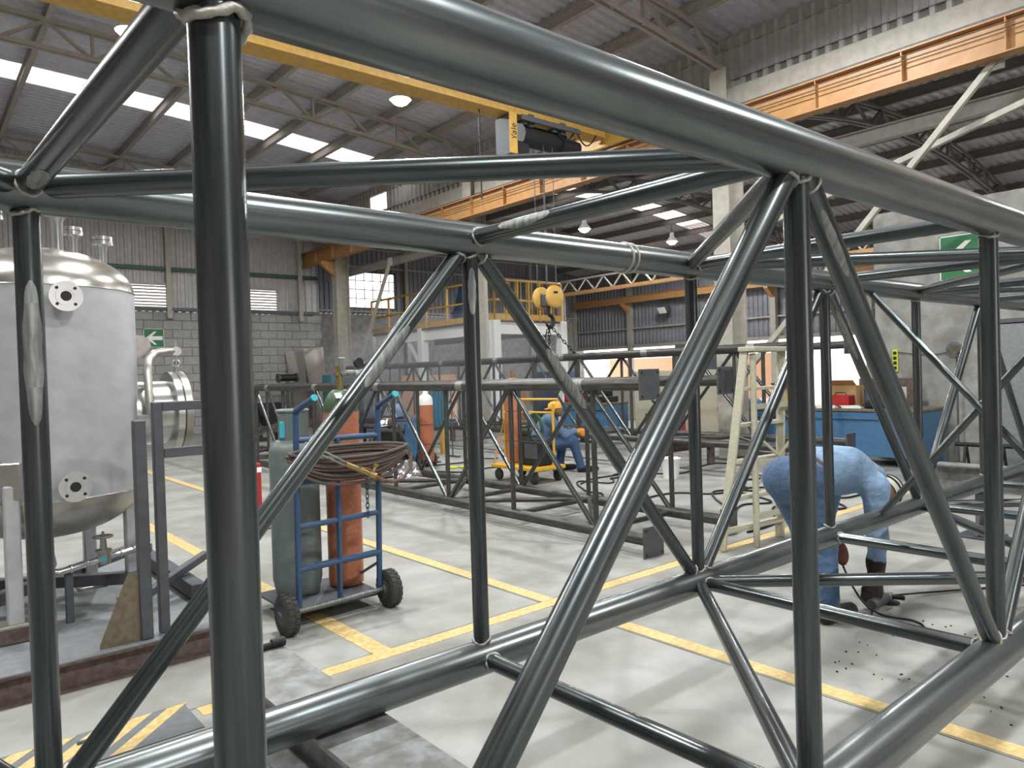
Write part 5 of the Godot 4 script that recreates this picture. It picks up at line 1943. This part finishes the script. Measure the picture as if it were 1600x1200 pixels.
func background_mid():
	worker_sitting()
	worker_welding()
	var m: MB
	var o := gas_bottle("shielding_gas_cylinder", "orange gas cylinder with a whitish shoulder beside the blue panel", W(6.65, 0.07, 10.13), 0.12, 1.12, M.cyl_orange, M.paper, 0.84)
	m = MB.new()
	m.lathe([Vector2(0.045, 0), Vector2(0.05, 0.06), Vector2(0.04, 0.09), Vector2(0, 0.09)], Vector3(0, 1.1, 0), EY, 16)
	put(o, "valve_cap", m, M.paper)
	m = MB.new()
	m.ring(Vector3(0, 0.30, 0), EY, 0.122, 0.006, 24, 6)
	m.ring(Vector3(0, 0.62, 0), EY, 0.122, 0.006, 24, 6)
	put(o, "strap", m, M.primer)
	var t := thing("welding_machine", "wheeled welding machine with a blue side panel near the arc", "welder", W(6.0, 0, 9.95))
	m = mbw(t)
	m.box(W(6.05, 0.40, 10.1), Vector3(0.46, 0.5, 0.62), 0.02)
	put(t, "body", m, M.black)
	m = mbw(t)
	m.prism([Vector2(-0.09, 0.76), Vector2(0.11, 0.76), Vector2(0.12, 0.32), Vector2(0.06, 0.2), Vector2(-0.04, 0.2), Vector2(-0.13, 0.4)], W(6.10, 0, 9.76), Basis(EU, EY, -EV), 0.03)
	put(t, "side_panel", m, M.bluebench)
	m = mbw(t)
	m.box(W(6.08, 0.60, 9.79), Vector3(0.09, 0.05, 0.004), 0)
	put(t, "sticker", m, M.paper)
	m = mbw(t)
	m.sweep([W(6.2, 0.64, 9.85), W(6.2, 0.78, 9.83), W(6.2, 0.78, 10.3), W(6.2, 0.64, 10.35)], 0.016, 8)
	put(t, "handle", m, M.blue)
	for q in [[5.85, 9.85], [6.25, 9.85], [5.85, 10.35], [6.25, 10.35]]:
		caster(t, W(q[0], 0.09, q[1]), 0.09)
	t = thing("bottle_trolley", "black wheeled base under the orange cylinder by the blue panel", "trolley", W(6.65, 0, 10.13))
	m = mbw(t)
	m.box(W(6.65, 0.06, 10.13), Vector3(0.36, 0.018, 0.3), 0.004)
	put(t, "tray", m, M.black)
	for q in [6.45, 6.85]:
		m = mbw(t)
		m.rod(W(q - 0.02, 0.1, 10.25), W(q + 0.02, 0.1, 10.25), 0.1, 18)
		put(t, "wheel", m, M.rubber)
	m = mbw(t)
	m.box(W(6.65, 0.025, 10.02), Vector3(0.2, 0.05, 0.04), 0.003)
	put(t, "foot", m, M.black)
	t = thing("yellow_canister", "narrow yellow canister standing behind the orange cylinder", "canister", W(7.9, 0, 11.45))
	m = MB.new()
	m.lathe([Vector2(0, 0), Vector2(0.065, 0), Vector2(0.07, 0.02), Vector2(0.07, 0.48), Vector2(0.05, 0.52), Vector2(0, 0.53)], Vector3.ZERO, EY, 20)
	put(t, "body", m, M.yellow)
	m = MB.new()
	m.rod(Vector3(0, 0.52, 0), Vector3(0, 0.57, 0), 0.03, 12)
	put(t, "lid", m, M.black)
	# teal cloth on a stand
	t = thing("teal_screen", "ragged teal welding screen hung on a stand behind the orange cylinder", "screen", W(7.55, 0, 11.0))
	m = mbw(t)
	m.ribbed([W(7.42, 0.55, 11.1), W(7.40, 0.9, 11.12), W(7.42, 1.22, 11.1)], W(0.26, 0, -0.2), W(-0.6, 0, -0.8), 0.06, 0.03)
	put(t, "cloth", m, M.teal)
	m = mbw(t)
	m.rod(W(7.38, 1.22, 11.12), W(7.72, 1.22, 10.86), 0.012, 8)
	m.rod(W(7.4, 0.02, 11.11), W(7.4, 1.22, 11.11), 0.012, 8)
	m.rod(W(7.7, 0.02, 10.88), W(7.7, 1.22, 10.88), 0.012, 8)
	put(t, "stand", m, M.gun)
	for q in [W(7.4, 0.012, 11.11), W(7.7, 0.012, 10.88)]:
		m = mbw(t)
		m.box(q, Vector3(0.06, 0.024, 0.4), 0.003)
		put(t, "foot", m, M.gun)
	# crumpled foil
	t = thing("foil_sheet", "crumpled silver foil sheet on the floor truss", "foil", W(5.1, 0.12, 8.3))
	var rng := RandomNumberGenerator.new()
	rng.seed = 5
	var g := []
	for i in 9:
		var row := []
		for j in 9:
			var s := i / 8.0
			var w := j / 8.0
			row.append(Vector3(lerpf(-0.2, 0.26 - 0.1 * w, s) + 0.1 * w, 0.02 + w * 0.2 + rng.randf_range(-0.02, 0.03), -0.18 * w + rng.randf_range(-0.035, 0.035)))
		g.append(row)
	m = MB.new()
	for i in 8:
		for j in 8:
			for tr in [[g[i][j], g[i + 1][j], g[i + 1][j + 1]], [g[i][j], g[i + 1][j + 1], g[i][j + 1]]]:
				var n: Vector3 = (tr[1] - tr[0]).cross(tr[2] - tr[0]).normalized()
				m.face(tr, n if n.z > 0 else -n)
	put(t, "foil", m, M.foil)
	for q in [[6.70, 9.52, 0.2], [6.86, 9.44, 1.1]]:
		t = thing("work_glove", "lime yellow work glove dropped on the floor" if q[2] < 1 else "second lime yellow work glove dropped beside the first", "glove", W(q[0], 0, q[1]), q[2], "lime gloves on the floor")
		m = MB.new()
		m.box(Vector3(0, 0.018, 0), Vector3(0.1, 0.034, 0.09), 0.012)
		for i in 4:
			m.rod(Vector3(0.04, 0.018, -0.033 + i * 0.022), Vector3(0.12 - 0.008 * abs(i - 1.5), 0.014, -0.04 + i * 0.026), 0.011, 8)
		m.rod(Vector3(0.0, 0.018, 0.04), Vector3(0.05, 0.016, 0.075), 0.012, 8)
		put(t, "glove", m, M.lime)
	# yellow platform cart
	t = thing("platform_cart", "yellow platform cart with tube handle beside the sitting worker", "cart", W(6.65, 0, 7.62))
	m = mbw(t)
	m.box(W(6.66, 0.20, 7.62), Vector3(0.56, 0.05, 0.94), 0.008)
	put(t, "deck", m, M.yellow_b)
	for q in [[6.76, 7.19], [6.62, 8.05]]:
		m = mbw(t)
		m.rod(W(q[0], 0.22, q[1]), W(q[0], 1.06, q[1]), 0.018, 10)
		put(t, "upright", m, M.yellow_b)
	for y in [1.12, 0.94]:
		m = mbw(t)
		if y > 1:
			m.sweep([W(6.62, 0.94, 8.05), W(6.62, 1.12, 8.06), W(6.79, 1.12, 7.13), W(6.76, 0.94, 7.19)], 0.018, 10)
		else:
			m.rod(W(6.62, y, 8.05), W(6.76, y, 7.19), 0.016, 10)
		put(t, "handle_bar", m, M.yellow_b)
	m = mbw(t)
	m.rod(W(6.4, 0.22, 8.05), W(6.62, 0.85, 8.05), 0.014, 8)
	put(t, "stay", m, M.orange)
	for q in [[6.45, 7.25], [6.88, 7.25], [6.45, 8.0], [6.88, 8.0]]:
		caster(t, W(q[0], 0.075, q[1]), 0.075)
	o = gas_bottle("gas_cylinder", "orange gas cylinder strapped on the yellow platform cart", W(6.66, 0.225, 7.90), 0.108, 1.2, M.cyl_orange, M.cyl_orange, 0.86)
	m = MB.new()
	m.ring(Vector3(0, 0.32, 0), EY, 0.11, 0.008, 24, 6)
	m.ring(Vector3(0, 0.74, 0), EY, 0.11, 0.008, 24, 6)
	put(o, "strap", m, M.rusty)
	m = MB.new()
	m.rod(Vector3(0, 1.2, 0), Vector3(0, 1.3, 0), 0.025, 10)
	put(o, "valve", m, M.brass)
	t = thing("power_source", "small black welding power source on the yellow cart", "welder", W(6.66, 0.225, 7.45))
	m = MB.new()
	m.box(Vector3(0, 0.17, 0), Vector3(0.26, 0.33, 0.42), 0.02)
	put(t, "case", m, M.black)
	m = MB.new()
	m.box(Vector3(-0.132, 0.2, 0.05), Vector3(0.006, 0.2, 0.26), 0.002)
	put(t, "front_panel", m, M.gun)
	m = MB.new()
	m.sweep([Vector3(0, 0.33, -0.12), Vector3(0, 0.39, -0.1), Vector3(0, 0.39, 0.1), Vector3(0, 0.33, 0.12)], 0.012, 8)
	put(t, "carry_handle", m, M.black)
	t = thing("green_hose_coil", "coil of dark green hose hung on the yellow cart handle", "hose", W(6.63, 0.55, 7.42))
	rng.seed = 8
	for i in 8:
		var ps := []
		for k in 28:
			var a := TAU * k / 28
			ps.append(W(6.66 + 0.012 * (i % 3) - 0.03, 0.76 - 0.02 * i + (0.17 + 0.012 * i) * sin(a), 7.42 + (0.13 + 0.008 * (i % 4)) * cos(a) + rng.randf_range(-0.006, 0.006)))
		m = mbw(t)
		m.sweep(ps, 0.008, 6, true)
		put(t, "hose_loop", m, M.hose_green)

	# benches and chests behind the columns
	bench("blue steel workbench behind the sitting worker", 10.7, 11.4, 9.85, 11.2, 0.84)
	tool_chest("low red tool chest right of the blue bench behind the sitting worker", W(11.35, 0, 8.9), 0.62)
	t = thing("tool_case", "red metal case on the blue bench behind the sitting worker", "toolbox", W(10.95, 0.84, 10.95))
	m = MB.new()
	m.box(Vector3(0, 0.1, 0), Vector3(0.24, 0.2, 0.42), 0.01)
	put(t, "case", m, M.red)
	m = MB.new()
	m.sweep([Vector3(0, 0.2, -0.08), Vector3(0, 0.235, -0.06), Vector3(0, 0.235, 0.06), Vector3(0, 0.2, 0.08)], 0.008, 6)
	put(t, "handle", m, M.black)
	t = thing("dark_machine", "black machine tool standing beyond the sitting worker", "machine", W(11.0, 0.84, 10.2))
	m = MB.new()
	m.box(Vector3(0, 0.06, 0), Vector3(0.4, 0.12, 0.5), 0.01)
	put(t, "base", m, M.black)
	m = MB.new()
	m.rod(Vector3(-0.1, 0.26, 0.2), Vector3(-0.1, 0.26, -0.25), 0.1, 16)
	m.box(Vector3(0.08, 0.24, 0.05), Vector3(0.16, 0.26, 0.2), 0.02)
	put(t, "head", m, M.black)
	t = thing("beige_panel", "pale beige boards leaning behind the red tool chests", "board", W(12.2, 0, 9.4))
	for i in 3:
		m = mbw(t)
		m.box(W(12.2 + 0.05 * i, 0.72, 8.6 + i * 0.75), Vector3(0.03, 1.44, 0.7), 0.004)
		put(t, "board", m, M.wood)
	t = thing("grey_cabinet", "tall grey steel cabinet beyond the end plates of the floor truss", "cabinet", W(13.2, 0, 9.3))
	m = MB.new()
	m.box(Vector3(0, 1.0, 0), Vector3(0.5, 2.0, 1.1), 0.01)
	put(t, "body", m, M.gun)
	for s in [-0.27, 0.27]:
		m = MB.new()
		m.box(Vector3(-0.258, 1.0, s), Vector3(0.016, 1.9, 0.52), 0.004)
		var d := put(t, "door", m, M.gun)
		m = MB.new()
		m.box(Vector3(-0.275, 1.0, s * 0.2), Vector3(0.02, 0.14, 0.02), 0.004)
		put(d, "handle", m, M.black)
	# white tank low behind
	t = thing("storage_tank", "low pale storage box in front of the peach wall", "box", W(17.0, 0, 15.2))
	m = MB.new()
	m.box(Vector3(0, 0.6, 0), Vector3(1.2, 1.2, 2.6), 0.03)
	put(t, "body", m, M.cream)
	m = MB.new()
	m.box(Vector3(0, 1.215, 0), Vector3(1.26, 0.03, 2.66), 0.01)
	put(t, "lid", m, M.white)

func bench(label: String, u0: float, u1: float, v0: float, v1: float, h: float):
	var t := thing("workbench", label, "workbench", W((u0 + u1) / 2, 0, (v0 + v1) / 2), 0, "blue workbenches by the columns")
	var m := mbw(t)
	m.box(W((u0 + u1) / 2, h - 0.02, (v0 + v1) / 2), Vector3(u1 - u0, 0.04, v1 - v0), 0.006)
	put(t, "bench_top", m, M.rusty)
	m = mbw(t)
	m.box(W((u0 + u1) / 2 + 0.01, (h - 0.04 + 0.14) / 2, (v0 + v1) / 2), Vector3(u1 - u0 - 0.04, h - 0.18, v1 - v0 - 0.04), 0.006)
	put(t, "cabinet", m, M.bluebench)
	m = mbw(t)
	m.box(W(u0 + 0.012, h - 0.1, (v0 + v1) / 2), Vector3(0.012, 0.1, v1 - v0 - 0.06), 0.003)
	put(t, "apron", m, M.bluebench)
	for v in [v0 + 0.08, v1 - 0.08]:
		for u in [u0 + 0.06, u1 - 0.06]:
			m = mbw(t)
			m.box(W(u, 0.07, v), Vector3(0.08, 0.14, 0.12), 0.004)
			put(t, "foot", m, M.bluebench)

func tool_chest(label: String, at: Vector3, h: float):
	var t := thing("tool_chest", label, "tool chest", at, 0, "red tool chests")
	var m := MB.new()
	m.box(Vector3(0, h * 0.5 + 0.02, 0), Vector3(0.42, h - 0.04, 0.66), 0.01)
	put(t, "body", m, M.red)
	for i in 4:
		m = MB.new()
		m.box(Vector3(-0.215, h * (0.2 + 0.2 * i), 0), Vector3(0.012, h * 0.17, 0.6), 0.003)
		var d := put(t, "drawer", m, M.red)
		m = MB.new()
		m.box(Vector3(-0.226, h * (0.25 + 0.2 * i), 0), Vector3(0.012, 0.014, 0.4), 0.002)
		put(d, "handle", m, M.gun)
	for s in [-0.25, 0.25]:
		m = MB.new()
		m.box(Vector3(0, 0.02, s), Vector3(0.4, 0.04, 0.06), 0.004)
		put(t, "foot", m, M.black)

func mezzanine():
	var t := thing("mezzanine", "white steel mezzanine platform on columns with yellow railing", "platform", W(13.5, 0, 17))
	var m := mbw(t)
	m.box(W(13.3, 2.86, 18.2), Vector3(2.7, 0.06, 6.6), 0.004)
	put(t, "deck", m, M.primer)
	for q in [[W(12.06, 2.68, 14.9), W(12.06, 2.68, 21.4)], [W(12.06, 2.68, 14.96), W(14.55, 2.68, 14.96)], [W(14.5, 2.68, 14.9), W(14.5, 2.68, 21.4)]]:
		m = mbw(t)
		m.ibeam(q[0], q[1], 0.3, 0.16, 0.016, 0.012)
		put(t, "edge_beam", m, M.white)
	for q in [[12.06, 18.4], [12.06, 14.96], [12.06, 21.3], [14.5, 14.96]]:
		m = mbw(t)
		m.box(W(q[0], 1.45, q[1]), Vector3(0.24, 2.9, 0.24), 0.012)
		put(t, "column", m, M.white)
	m = mbw(t)
	m.bar(W(12.06, 1.6, 18.4), W(12.06, 2.55, 19.2), 0.08, 0.08)
	put(t, "knee_brace", m, M.white)
	for side in 2:
		var n := 6
		for i in n + 1:
			var s := float(i) / n
			var p := W(12.06, 2.89, lerpf(14.95, 21.4, s)) if side == 0 else W(lerpf(12.06, 14.5, s), 2.89, 14.95)
			m = mbw(t)
			m.rod(p, p + EY * 1.08, 0.035, 8)
			put(t, "railing_post", m, M.yellow)
		for y in [0.1, 0.55, 1.08]:
			m = mbw(t)
			var a := W(12.06, 2.89 + y, 14.95)
			var b := W(12.06, 2.89 + y, 21.4) if side == 0 else W(14.5, 2.89 + y, 14.95)
			if y < 0.2:
				m.bar(a, b, 0.02, 0.16)
			else:
				m.rod(a, b, 0.032, 8)
			put(t, "railing_bar", m, M.yellow)
		if side == 1:
			for i in 10:
				m = mbw(t)
				m.rod(W(12.4 + i * 0.2, 2.95, 14.95), W(12.4 + i * 0.2, 3.95, 14.95), 0.012, 6)
				put(t, "railing_baluster", m, M.yellow)
	# loads on the deck and under it
	t = thing("blue_hopper", "blue cone shaped hopper on the mezzanine deck", "hopper", W(13.6, 2.89, 18.2))
	m = MB.new()
	m.lathe([Vector2(0.5, 0), Vector2(0.5, 0.5), Vector2(0.18, 1.5), Vector2(0.12, 1.6), Vector2(0, 1.6)], Vector3.ZERO, EY, 20)
	put(t, "body", m, M.blue)
	m = MB.new()
	m.ring(Vector3(0, 0.5, 0), EY, 0.5, 0.03, 24, 6)
	put(t, "rim", m, M.blue)
	var k := 0
	for q in [[14.0, 3.05, 16.9, 0.8, 0.34, M.cardboard, "cardboard box low on the mezzanine deck behind the railing"], [13.9, 3.06, 15.6, 0.6, 0.36, M.primer, "brown crate on the mezzanine deck right of the blue hopper"], [13.1, 3.04, 16.6, 0.7, 0.3, M.cream, "pale box on the mezzanine deck left of the blue hopper"]]:
		t = thing("crate", q[6], "box", W(q[0], 2.89, q[2]), 0, "boxes on the mezzanine")
		m = MB.new()
		m.box(Vector3(0, q[4] / 2, 0), Vector3(q[3], q[4], q[3]), 0.01)
		put(t, "case", m, q[5])
		m = MB.new()
		m.box(Vector3(0, q[4] + 0.006, 0), Vector3(q[3] * 1.02, 0.012, q[3] * 1.02), 0.003)
		put(t, "lid", m, q[5])
	for q in [[13.0, 19.6, 1.3, 1.5, M.peach, "peach painted low partition below the mezzanine"], [14.6, 17.6, 0.9, 1.2, M.orange, "stack of orange cases below the mezzanine"], [15.4, 16.2, 1.0, 1.5, M.blue, "dark blue cabinet below the mezzanine, left of the white column"]]:
		t = thing("storage_case", q[5], "case", W(q[0], 0, q[1]), 0, "storage below the mezzanine")
		m = MB.new()
		m.box(Vector3(0, q[3] / 2, 0), Vector3(q[2], q[3], q[2]), 0.02)
		put(t, "case", m, q[4])
		m = MB.new()
		m.box(Vector3(-q[2] / 2 - 0.006, q[3] * 0.5, 0), Vector3(0.012, q[3] * 0.86, q[2] * 0.9), 0.004)
		put(t, "door", m, q[4])

# ---------- right-hand side ----------
func right_side():
	arrow_sign("large green sign with white arrow on the rendered wall at right", W(11.69, 2.955, 3.78), EV * -1.0, -EU, 0.66)
	bench("long blue steel workbench behind the bending worker", 10.55, 11.5, 4.0, 5.5, 0.82)
	bench("blue workbench seen through the rungs of the step ladder", 10.72, 11.5, 5.75, 7.3, 0.8)
	var m: MB
	var t := thing("toolbox", "red metal toolbox on the long blue bench", "toolbox", W(10.97, 0.82, 5.27))
	m = MB.new()
	m.box(Vector3(0, 0.09, 0), Vector3(0.22, 0.18, 0.34), 0.01)
	put(t, "case", m, M.red)
	m = MB.new()
	m.sweep([Vector3(0, 0.18, -0.09), Vector3(0, 0.22, -0.07), Vector3(0, 0.22, 0.07), Vector3(0, 0.18, 0.09)], 0.008, 6)
	put(t, "handle", m, M.black)
	for q in [[10.69, 5.33, 0.1, "loose sheets of paper at the left end of the long blue bench"], [10.74, 4.98, 0.2, "pile of papers on the long blue bench beside the black bag"]]:
		t = thing("paper_pile", q[3], "paper", W(q[0], 0.82, q[1]), q[2], "papers on the bench")
		for i in 4:
			m = MB.new()
			m.box(Vector3(0.02 * i, 0.006 + 0.008 * i, -0.02 * i), Vector3(0.22, 0.006, 0.26), 0, Basis(EY, i * 0.12))
			put(t, "sheet", m, M.paper)
	t = thing("black_bag", "slumped black bag on the long blue bench", "bag", W(10.82, 0.82, 4.66))
	m = MB.new()
	m.lathe([Vector2(0, 0), Vector2(0.17, 0), Vector2(0.19, 0.05), Vector2(0.15, 0.12), Vector2(0.06, 0.16), Vector2(0, 0.165)], Vector3.ZERO, EY, 16, 0.2)
	put(t, "bag", m, M.black)
	m = MB.new()
	m.sweep([Vector3(-0.05, 0.15, 0), Vector3(-0.02, 0.2, 0.02), Vector3(0.05, 0.15, 0.03)], 0.008, 6)
	put(t, "strap", m, M.black)
	t = thing("spray_bottle", "pinkish red plastic bottle on the long blue bench", "bottle", W(10.72, 0.82, 4.4))
	m = MB.new()
	m.lathe([Vector2(0, 0), Vector2(0.04, 0), Vector2(0.045, 0.02), Vector2(0.04, 0.12), Vector2(0.015, 0.17), Vector2(0.015, 0.2), Vector2(0, 0.2)], Vector3.ZERO, EY, 16)
	put(t, "bottle", m, M.red)
	m = MB.new()
	m.rod(Vector3(0, 0.2, 0), Vector3(0, 0.23, 0), 0.018, 10)
	put(t, "cap", m, M.paper)
	t = thing("blue_bottle", "blue bottle standing before the brown board on the bench", "bottle", W(11.2, 0.82, 4.95))
	m = MB.new()
	m.lathe([Vector2(0, 0), Vector2(0.05, 0), Vector2(0.05, 0.2), Vector2(0.018, 0.28), Vector2(0.018, 0.33), Vector2(0, 0.33)], Vector3.ZERO, EY, 16)
	put(t, "bottle", m, M.blue)
	m = MB.new()
	m.rod(Vector3(0, 0.33, 0), Vector3(0, 0.36, 0), 0.02, 10)
	put(t, "cap", m, M.white)
	t = thing("white_box", "upright white box at the right end of the long blue bench", "box", W(10.95, 0.82, 4.4))
	m = MB.new()
	m.box(Vector3(0, 0.15, 0), Vector3(0.16, 0.3, 0.12), 0.006)
	put(t, "box", m, M.paper)
	t = thing("brown_board", "dark brown board standing at the back of the long blue bench", "board", W(11.4, 0.82, 4.75))
	m = MB.new()
	m.box(Vector3(0, 0.21, 0), Vector3(0.03, 0.42, 0.85), 0.004)
	put(t, "board", m, M.primer)
	for q in [[11.28, 5.3, 0.0, "open cardboard box on the bench behind the red toolbox"], [11.1, 6.2, 0.26, "tilted cardboard box on the bench behind the ladder"]]:
		t = thing("cardboard_box", q[3], "box", W(q[0], 0.82 if q[1] < 5.6 else 0.8, q[1]), q[2], "cardboard boxes on the benches")
		m = MB.new()
		m.box(Vector3(0, 0.16, 0), Vector3(0.34, 0.32, 0.4), 0.005)
		put(t, "carton", m, M.cardboard)
		m = MB.new()
		m.box(Vector3(-0.2, 0.36, 0), Vector3(0.16, 0.006, 0.4), 0, Basis(Vector3(0, 0, 1), -0.6))
		put(t, "flap", m, M.cardboard)
	t = thing("blue_rag", "crumpled bright blue cloth on the bench seen through the ladder", "cloth", W(10.9, 0.8, 6.7))
	m = MB.new()
	m.lathe([Vector2(0, 0), Vector2(0.2, 0), Vector2(0.16, 0.07), Vector2(0.07, 0.15), Vector2(0, 0.16)], Vector3.ZERO, EY, 11, 0.2)
	put(t, "cloth", m, M.bluebench)
	# outlet strip with its lead
	t = thing("outlet_strip", "yellow strip of four black sockets on the rendered wall", "socket strip", W(11.68, 1.34, 4.75))
	m = MB.new()
	m.box(Vector3(0, 0.16, 0), Vector3(0.03, 0.34, 0.08), 0.006)
	put(t, "strip", m, M.outlet)
	for i in 4:
		m = MB.new()
		m.box(Vector3(-0.016, 0.05 + 0.075 * i, 0), Vector3(0.006, 0.05, 0.05), 0.002)
		put(t, "socket", m, M.black)
	m = MB.new()
	m.sweep([Vector3(-0.005, 0.29, 0.03), Vector3(-0.005, 0.24, 0.35), Vector3(-0.005, 0.235, 0.6), Vector3(-0.01, 0.27, 0.78)], 0.006, 6)
	put(t, "lead", m, M.black)
	# small fan
	t = thing("pedestal_fan", "small round caged fan on a thin post by the rendered wall", "fan", W(11.5, 0, 3.86))
	m = MB.new()
	for q in [[0.11, 0.0], [0.085, -0.03], [0.055, -0.04], [0.085, 0.04], [0.055, 0.05]]:
		m.ring(Vector3(-0.02 + q[1], 1.62, 0), EU, q[0], 0.006, 24, 6)
	put(t, "cage", m, M.gun)
	for i in 4:
		m = MB.new()
		var a := TAU * i / 4
		m.box(Vector3(-0.02, 1.62 + 0.05 * sin(a), 0.05 * cos(a)), Vector3(0.006, 0.06, 0.09), 0.002, Basis(EU, -a + 0.4))
		put(t, "blade", m, M.rusty)
	m = MB.new()
	m.rod(Vector3(0.0, 1.62, 0), Vector3(0.1, 1.62, 0), 0.045, 14)
	put(t, "motor", m, M.gun)
	m = MB.new()
	m.rod(Vector3(0.05, 0.03, 0), Vector3(0.05, 1.6, 0), 0.014, 8)
	put(t, "pole", m, M.gun)
	m = MB.new()
	m.lathe([Vector2(0, 0), Vector2(0.11, 0), Vector2(0.11, 0.015), Vector2(0.03, 0.035), Vector2(0, 0.035)], Vector3(0.05, 0, 0), EY, 20)
	put(t, "base", m, M.gun)
	# pipe vice on the floor by the wall
	t = thing("pipe_stand", "low black pipe stand by the foot of the rendered wall", "stand", W(11.1, 0, 3.4))
	m = MB.new()
	m.rod(Vector3(0, 0.33, 0.35), Vector3(0, 0.33, -0.35), 0.03, 10)
	put(t, "cross_pipe", m, M.black)
	for s in [-0.22, 0.22]:
		m = MB.new()
		m.bar(Vector3(0, 0.34, s), Vector3(-0.12, 0, s), 0.03, 0.03)
		m.bar(Vector3(0, 0.34, s), Vector3(0.12, 0, s), 0.03, 0.03)
		put(t, "leg", m, M.black)
	var d := setting("door_1")
	m = MB.new()
	m.box(W(11.68, 0.98, 2.9), Vector3(0.04, 1.96, 0.92), 0.006)
	put(d, "door_leaf", m, M.plate)
	m = MB.new()
	for v in [2.41, 3.39]:
		m.box(W(11.67, 1.0, v), Vector3(0.06, 2.0, 0.06), 0.005)
	m.box(W(11.67, 2.0, 2.9), Vector3(0.06, 0.06, 1.04), 0.005)
	put(d, "door_frame", m, M.gun)
	# flood lamp on a wall post
	t = thing("flood_lamp", "small floodlight on a post before the dark ribbed wall", "floodlight", W(24.75, 3.75, 19.3))
	m = MB.new()
	m.box(Vector3(0, 0.25, 0), Vector3(0.3, 0.34, 0.44), 0.02, Basis(Vector3(0, 0, 1), 0.5))
	put(t, "housing", m, M.gun)
	m = MB.new()
	m.box(Vector3(-0.16, 0.16, 0), Vector3(0.02, 0.28, 0.38), 0.004, Basis(Vector3(0, 0, 1), 0.5))
	put(t, "glass", m, M.paper)
	m = MB.new()
	m.rod(Vector3(0.1, 0.1, 0), Vector3(0.25, 0.0, 0), 0.03, 8)
	put(t, "bracket", m, M.gun)

# ---------- leads and litter ----------
func small_things():
	var rng := RandomNumberGenerator.new()
	rng.seed = 77
	var labs := ["black lead snaking across the floor behind the far end plate", "dark cable curving on the floor under the farther truss", "long black hose on the floor beyond the step ladder", "black cable lying on the floor towards the orange cylinder", "dark lead on the floor near the sitting worker's boots", "cable running along the floor truss towards the welder", "black lead passing behind the foot of the step ladder", "dark cable crossing the floor in front of the long blue bench", "loose black lead on the floor between the two far trusses", "thin dark cable on the floor below the square end plates of the farther truss"]
	var starts := [[W(6.2, 0, 5.2), W(9.8, 0, 4.6)], [W(7.4, 0, 6.6), W(10.6, 0, 6.3)], [W(6.6, 0, 4.6), W(10.4, 0, 5.7)], [W(6.0, 0, 9.4), W(8.3, 0, 8.6)], [W(7.0, 0, 6.8), W(10.2, 0, 7.9)], [W(5.9, 0, 10.6), W(8.2, 0, 9.7)], [W(5.9, 0, 3.9), W(8.4, 0, 3.7)], [W(7.2, 0, 3.9), W(10.2, 0, 4.1)], [W(6.1, 0, 6.0), W(8.2, 0, 7.4)], [W(6.4, 0, 4.2), W(9.4, 0, 5.2)]]
	for i in labs.size():
		var a: Vector3 = starts[i][0]
		var b: Vector3 = starts[i][1]
		var t := thing("floor_cable", labs[i], "cable", a.lerp(b, 0.5), 0, "leads on the floor")
		var c := Curve3D.new()
		var n := 7
		for k in n + 1:
			var p := a.lerp(b, float(k) / n) + Vector3(rng.randf_range(-0.25, 0.25), 0.012, rng.randf_range(-0.35, 0.35))
			c.add_point(p)
		for k in range(1, n):
			var d := (c.get_point_position(k + 1) - c.get_point_position(k - 1)) * 0.2
			c.set_point_in(k, -d)
			c.set_point_out(k, d)
		var m := mbw(t)
		m.sweep(Array(c.tessellate(4, 4)), 0.011, 6)
		put(t, "cable", m, M.black)
	# a bucket by the bench, and grit near the worker
	var t := thing("bucket", "pale bucket on the floor under the farther truss", "bucket", W(8.0, 0, 6.2))
	var m := MB.new()
	m.lathe([Vector2(0, 0), Vector2(0.1, 0), Vector2(0.13, 0.26), Vector2(0.14, 0.27), Vector2(0.13, 0.28), Vector2(0.12, 0.26), Vector2(0.09, 0.02), Vector2(0, 0.02)], Vector3.ZERO, EY, 22)
	put(t, "pail", m, M.paper)
	m = MB.new()
	var ps := []
	for i in 11:
		var a := PI * i / 10
		ps.append(Vector3(cos(a) * 0.135, 0.26 + 0.05 * sin(a), 0.1 * sin(a)))
	m.sweep(ps, 0.004, 6)
	put(t, "bail", m, M.gun)
	t = thing("metal_grit", "dark metal filings scattered on the floor near the bending worker", "grit", W(3.9, 0, 1.3))
	t.set_meta("kind", "stuff")
	m = MB.new()
	for i in 60:
		var p := Vector3(rng.randf_range(-0.5, 0.6), 0.003, rng.randf_range(-0.5, 0.5))
		var s := rng.randf_range(0.003, 0.008)
		m.box(p, Vector3(s, 0.005, s * rng.randf_range(0.6, 2.0)), 0, Basis(EY, rng.randf() * 3))
	put(t, "grit", m, M.black)

# thin bluish welding smoke drifting over the far trusses
func smoke():
	var f := FogVolume.new()
	f.name = "welding_smoke"
	f.size = Vector3(5.0, 2.2, 5.0)
	f.position = W(8.2, 1.6, 11.4)
	f.shape = RenderingServer.FOG_VOLUME_SHAPE_ELLIPSOID
	var fm := FogMaterial.new()
	fm.density = 0.035
	fm.albedo = Color(0.86, 0.89, 0.95)
	fm.edge_fade = 0.6
	f.material = fm
	f.set_meta("label", "thin bluish welding smoke hanging over the far pipe trusses")
	f.set_meta("category", "smoke")
	f.set_meta("kind", "stuff")
	add_child(f)
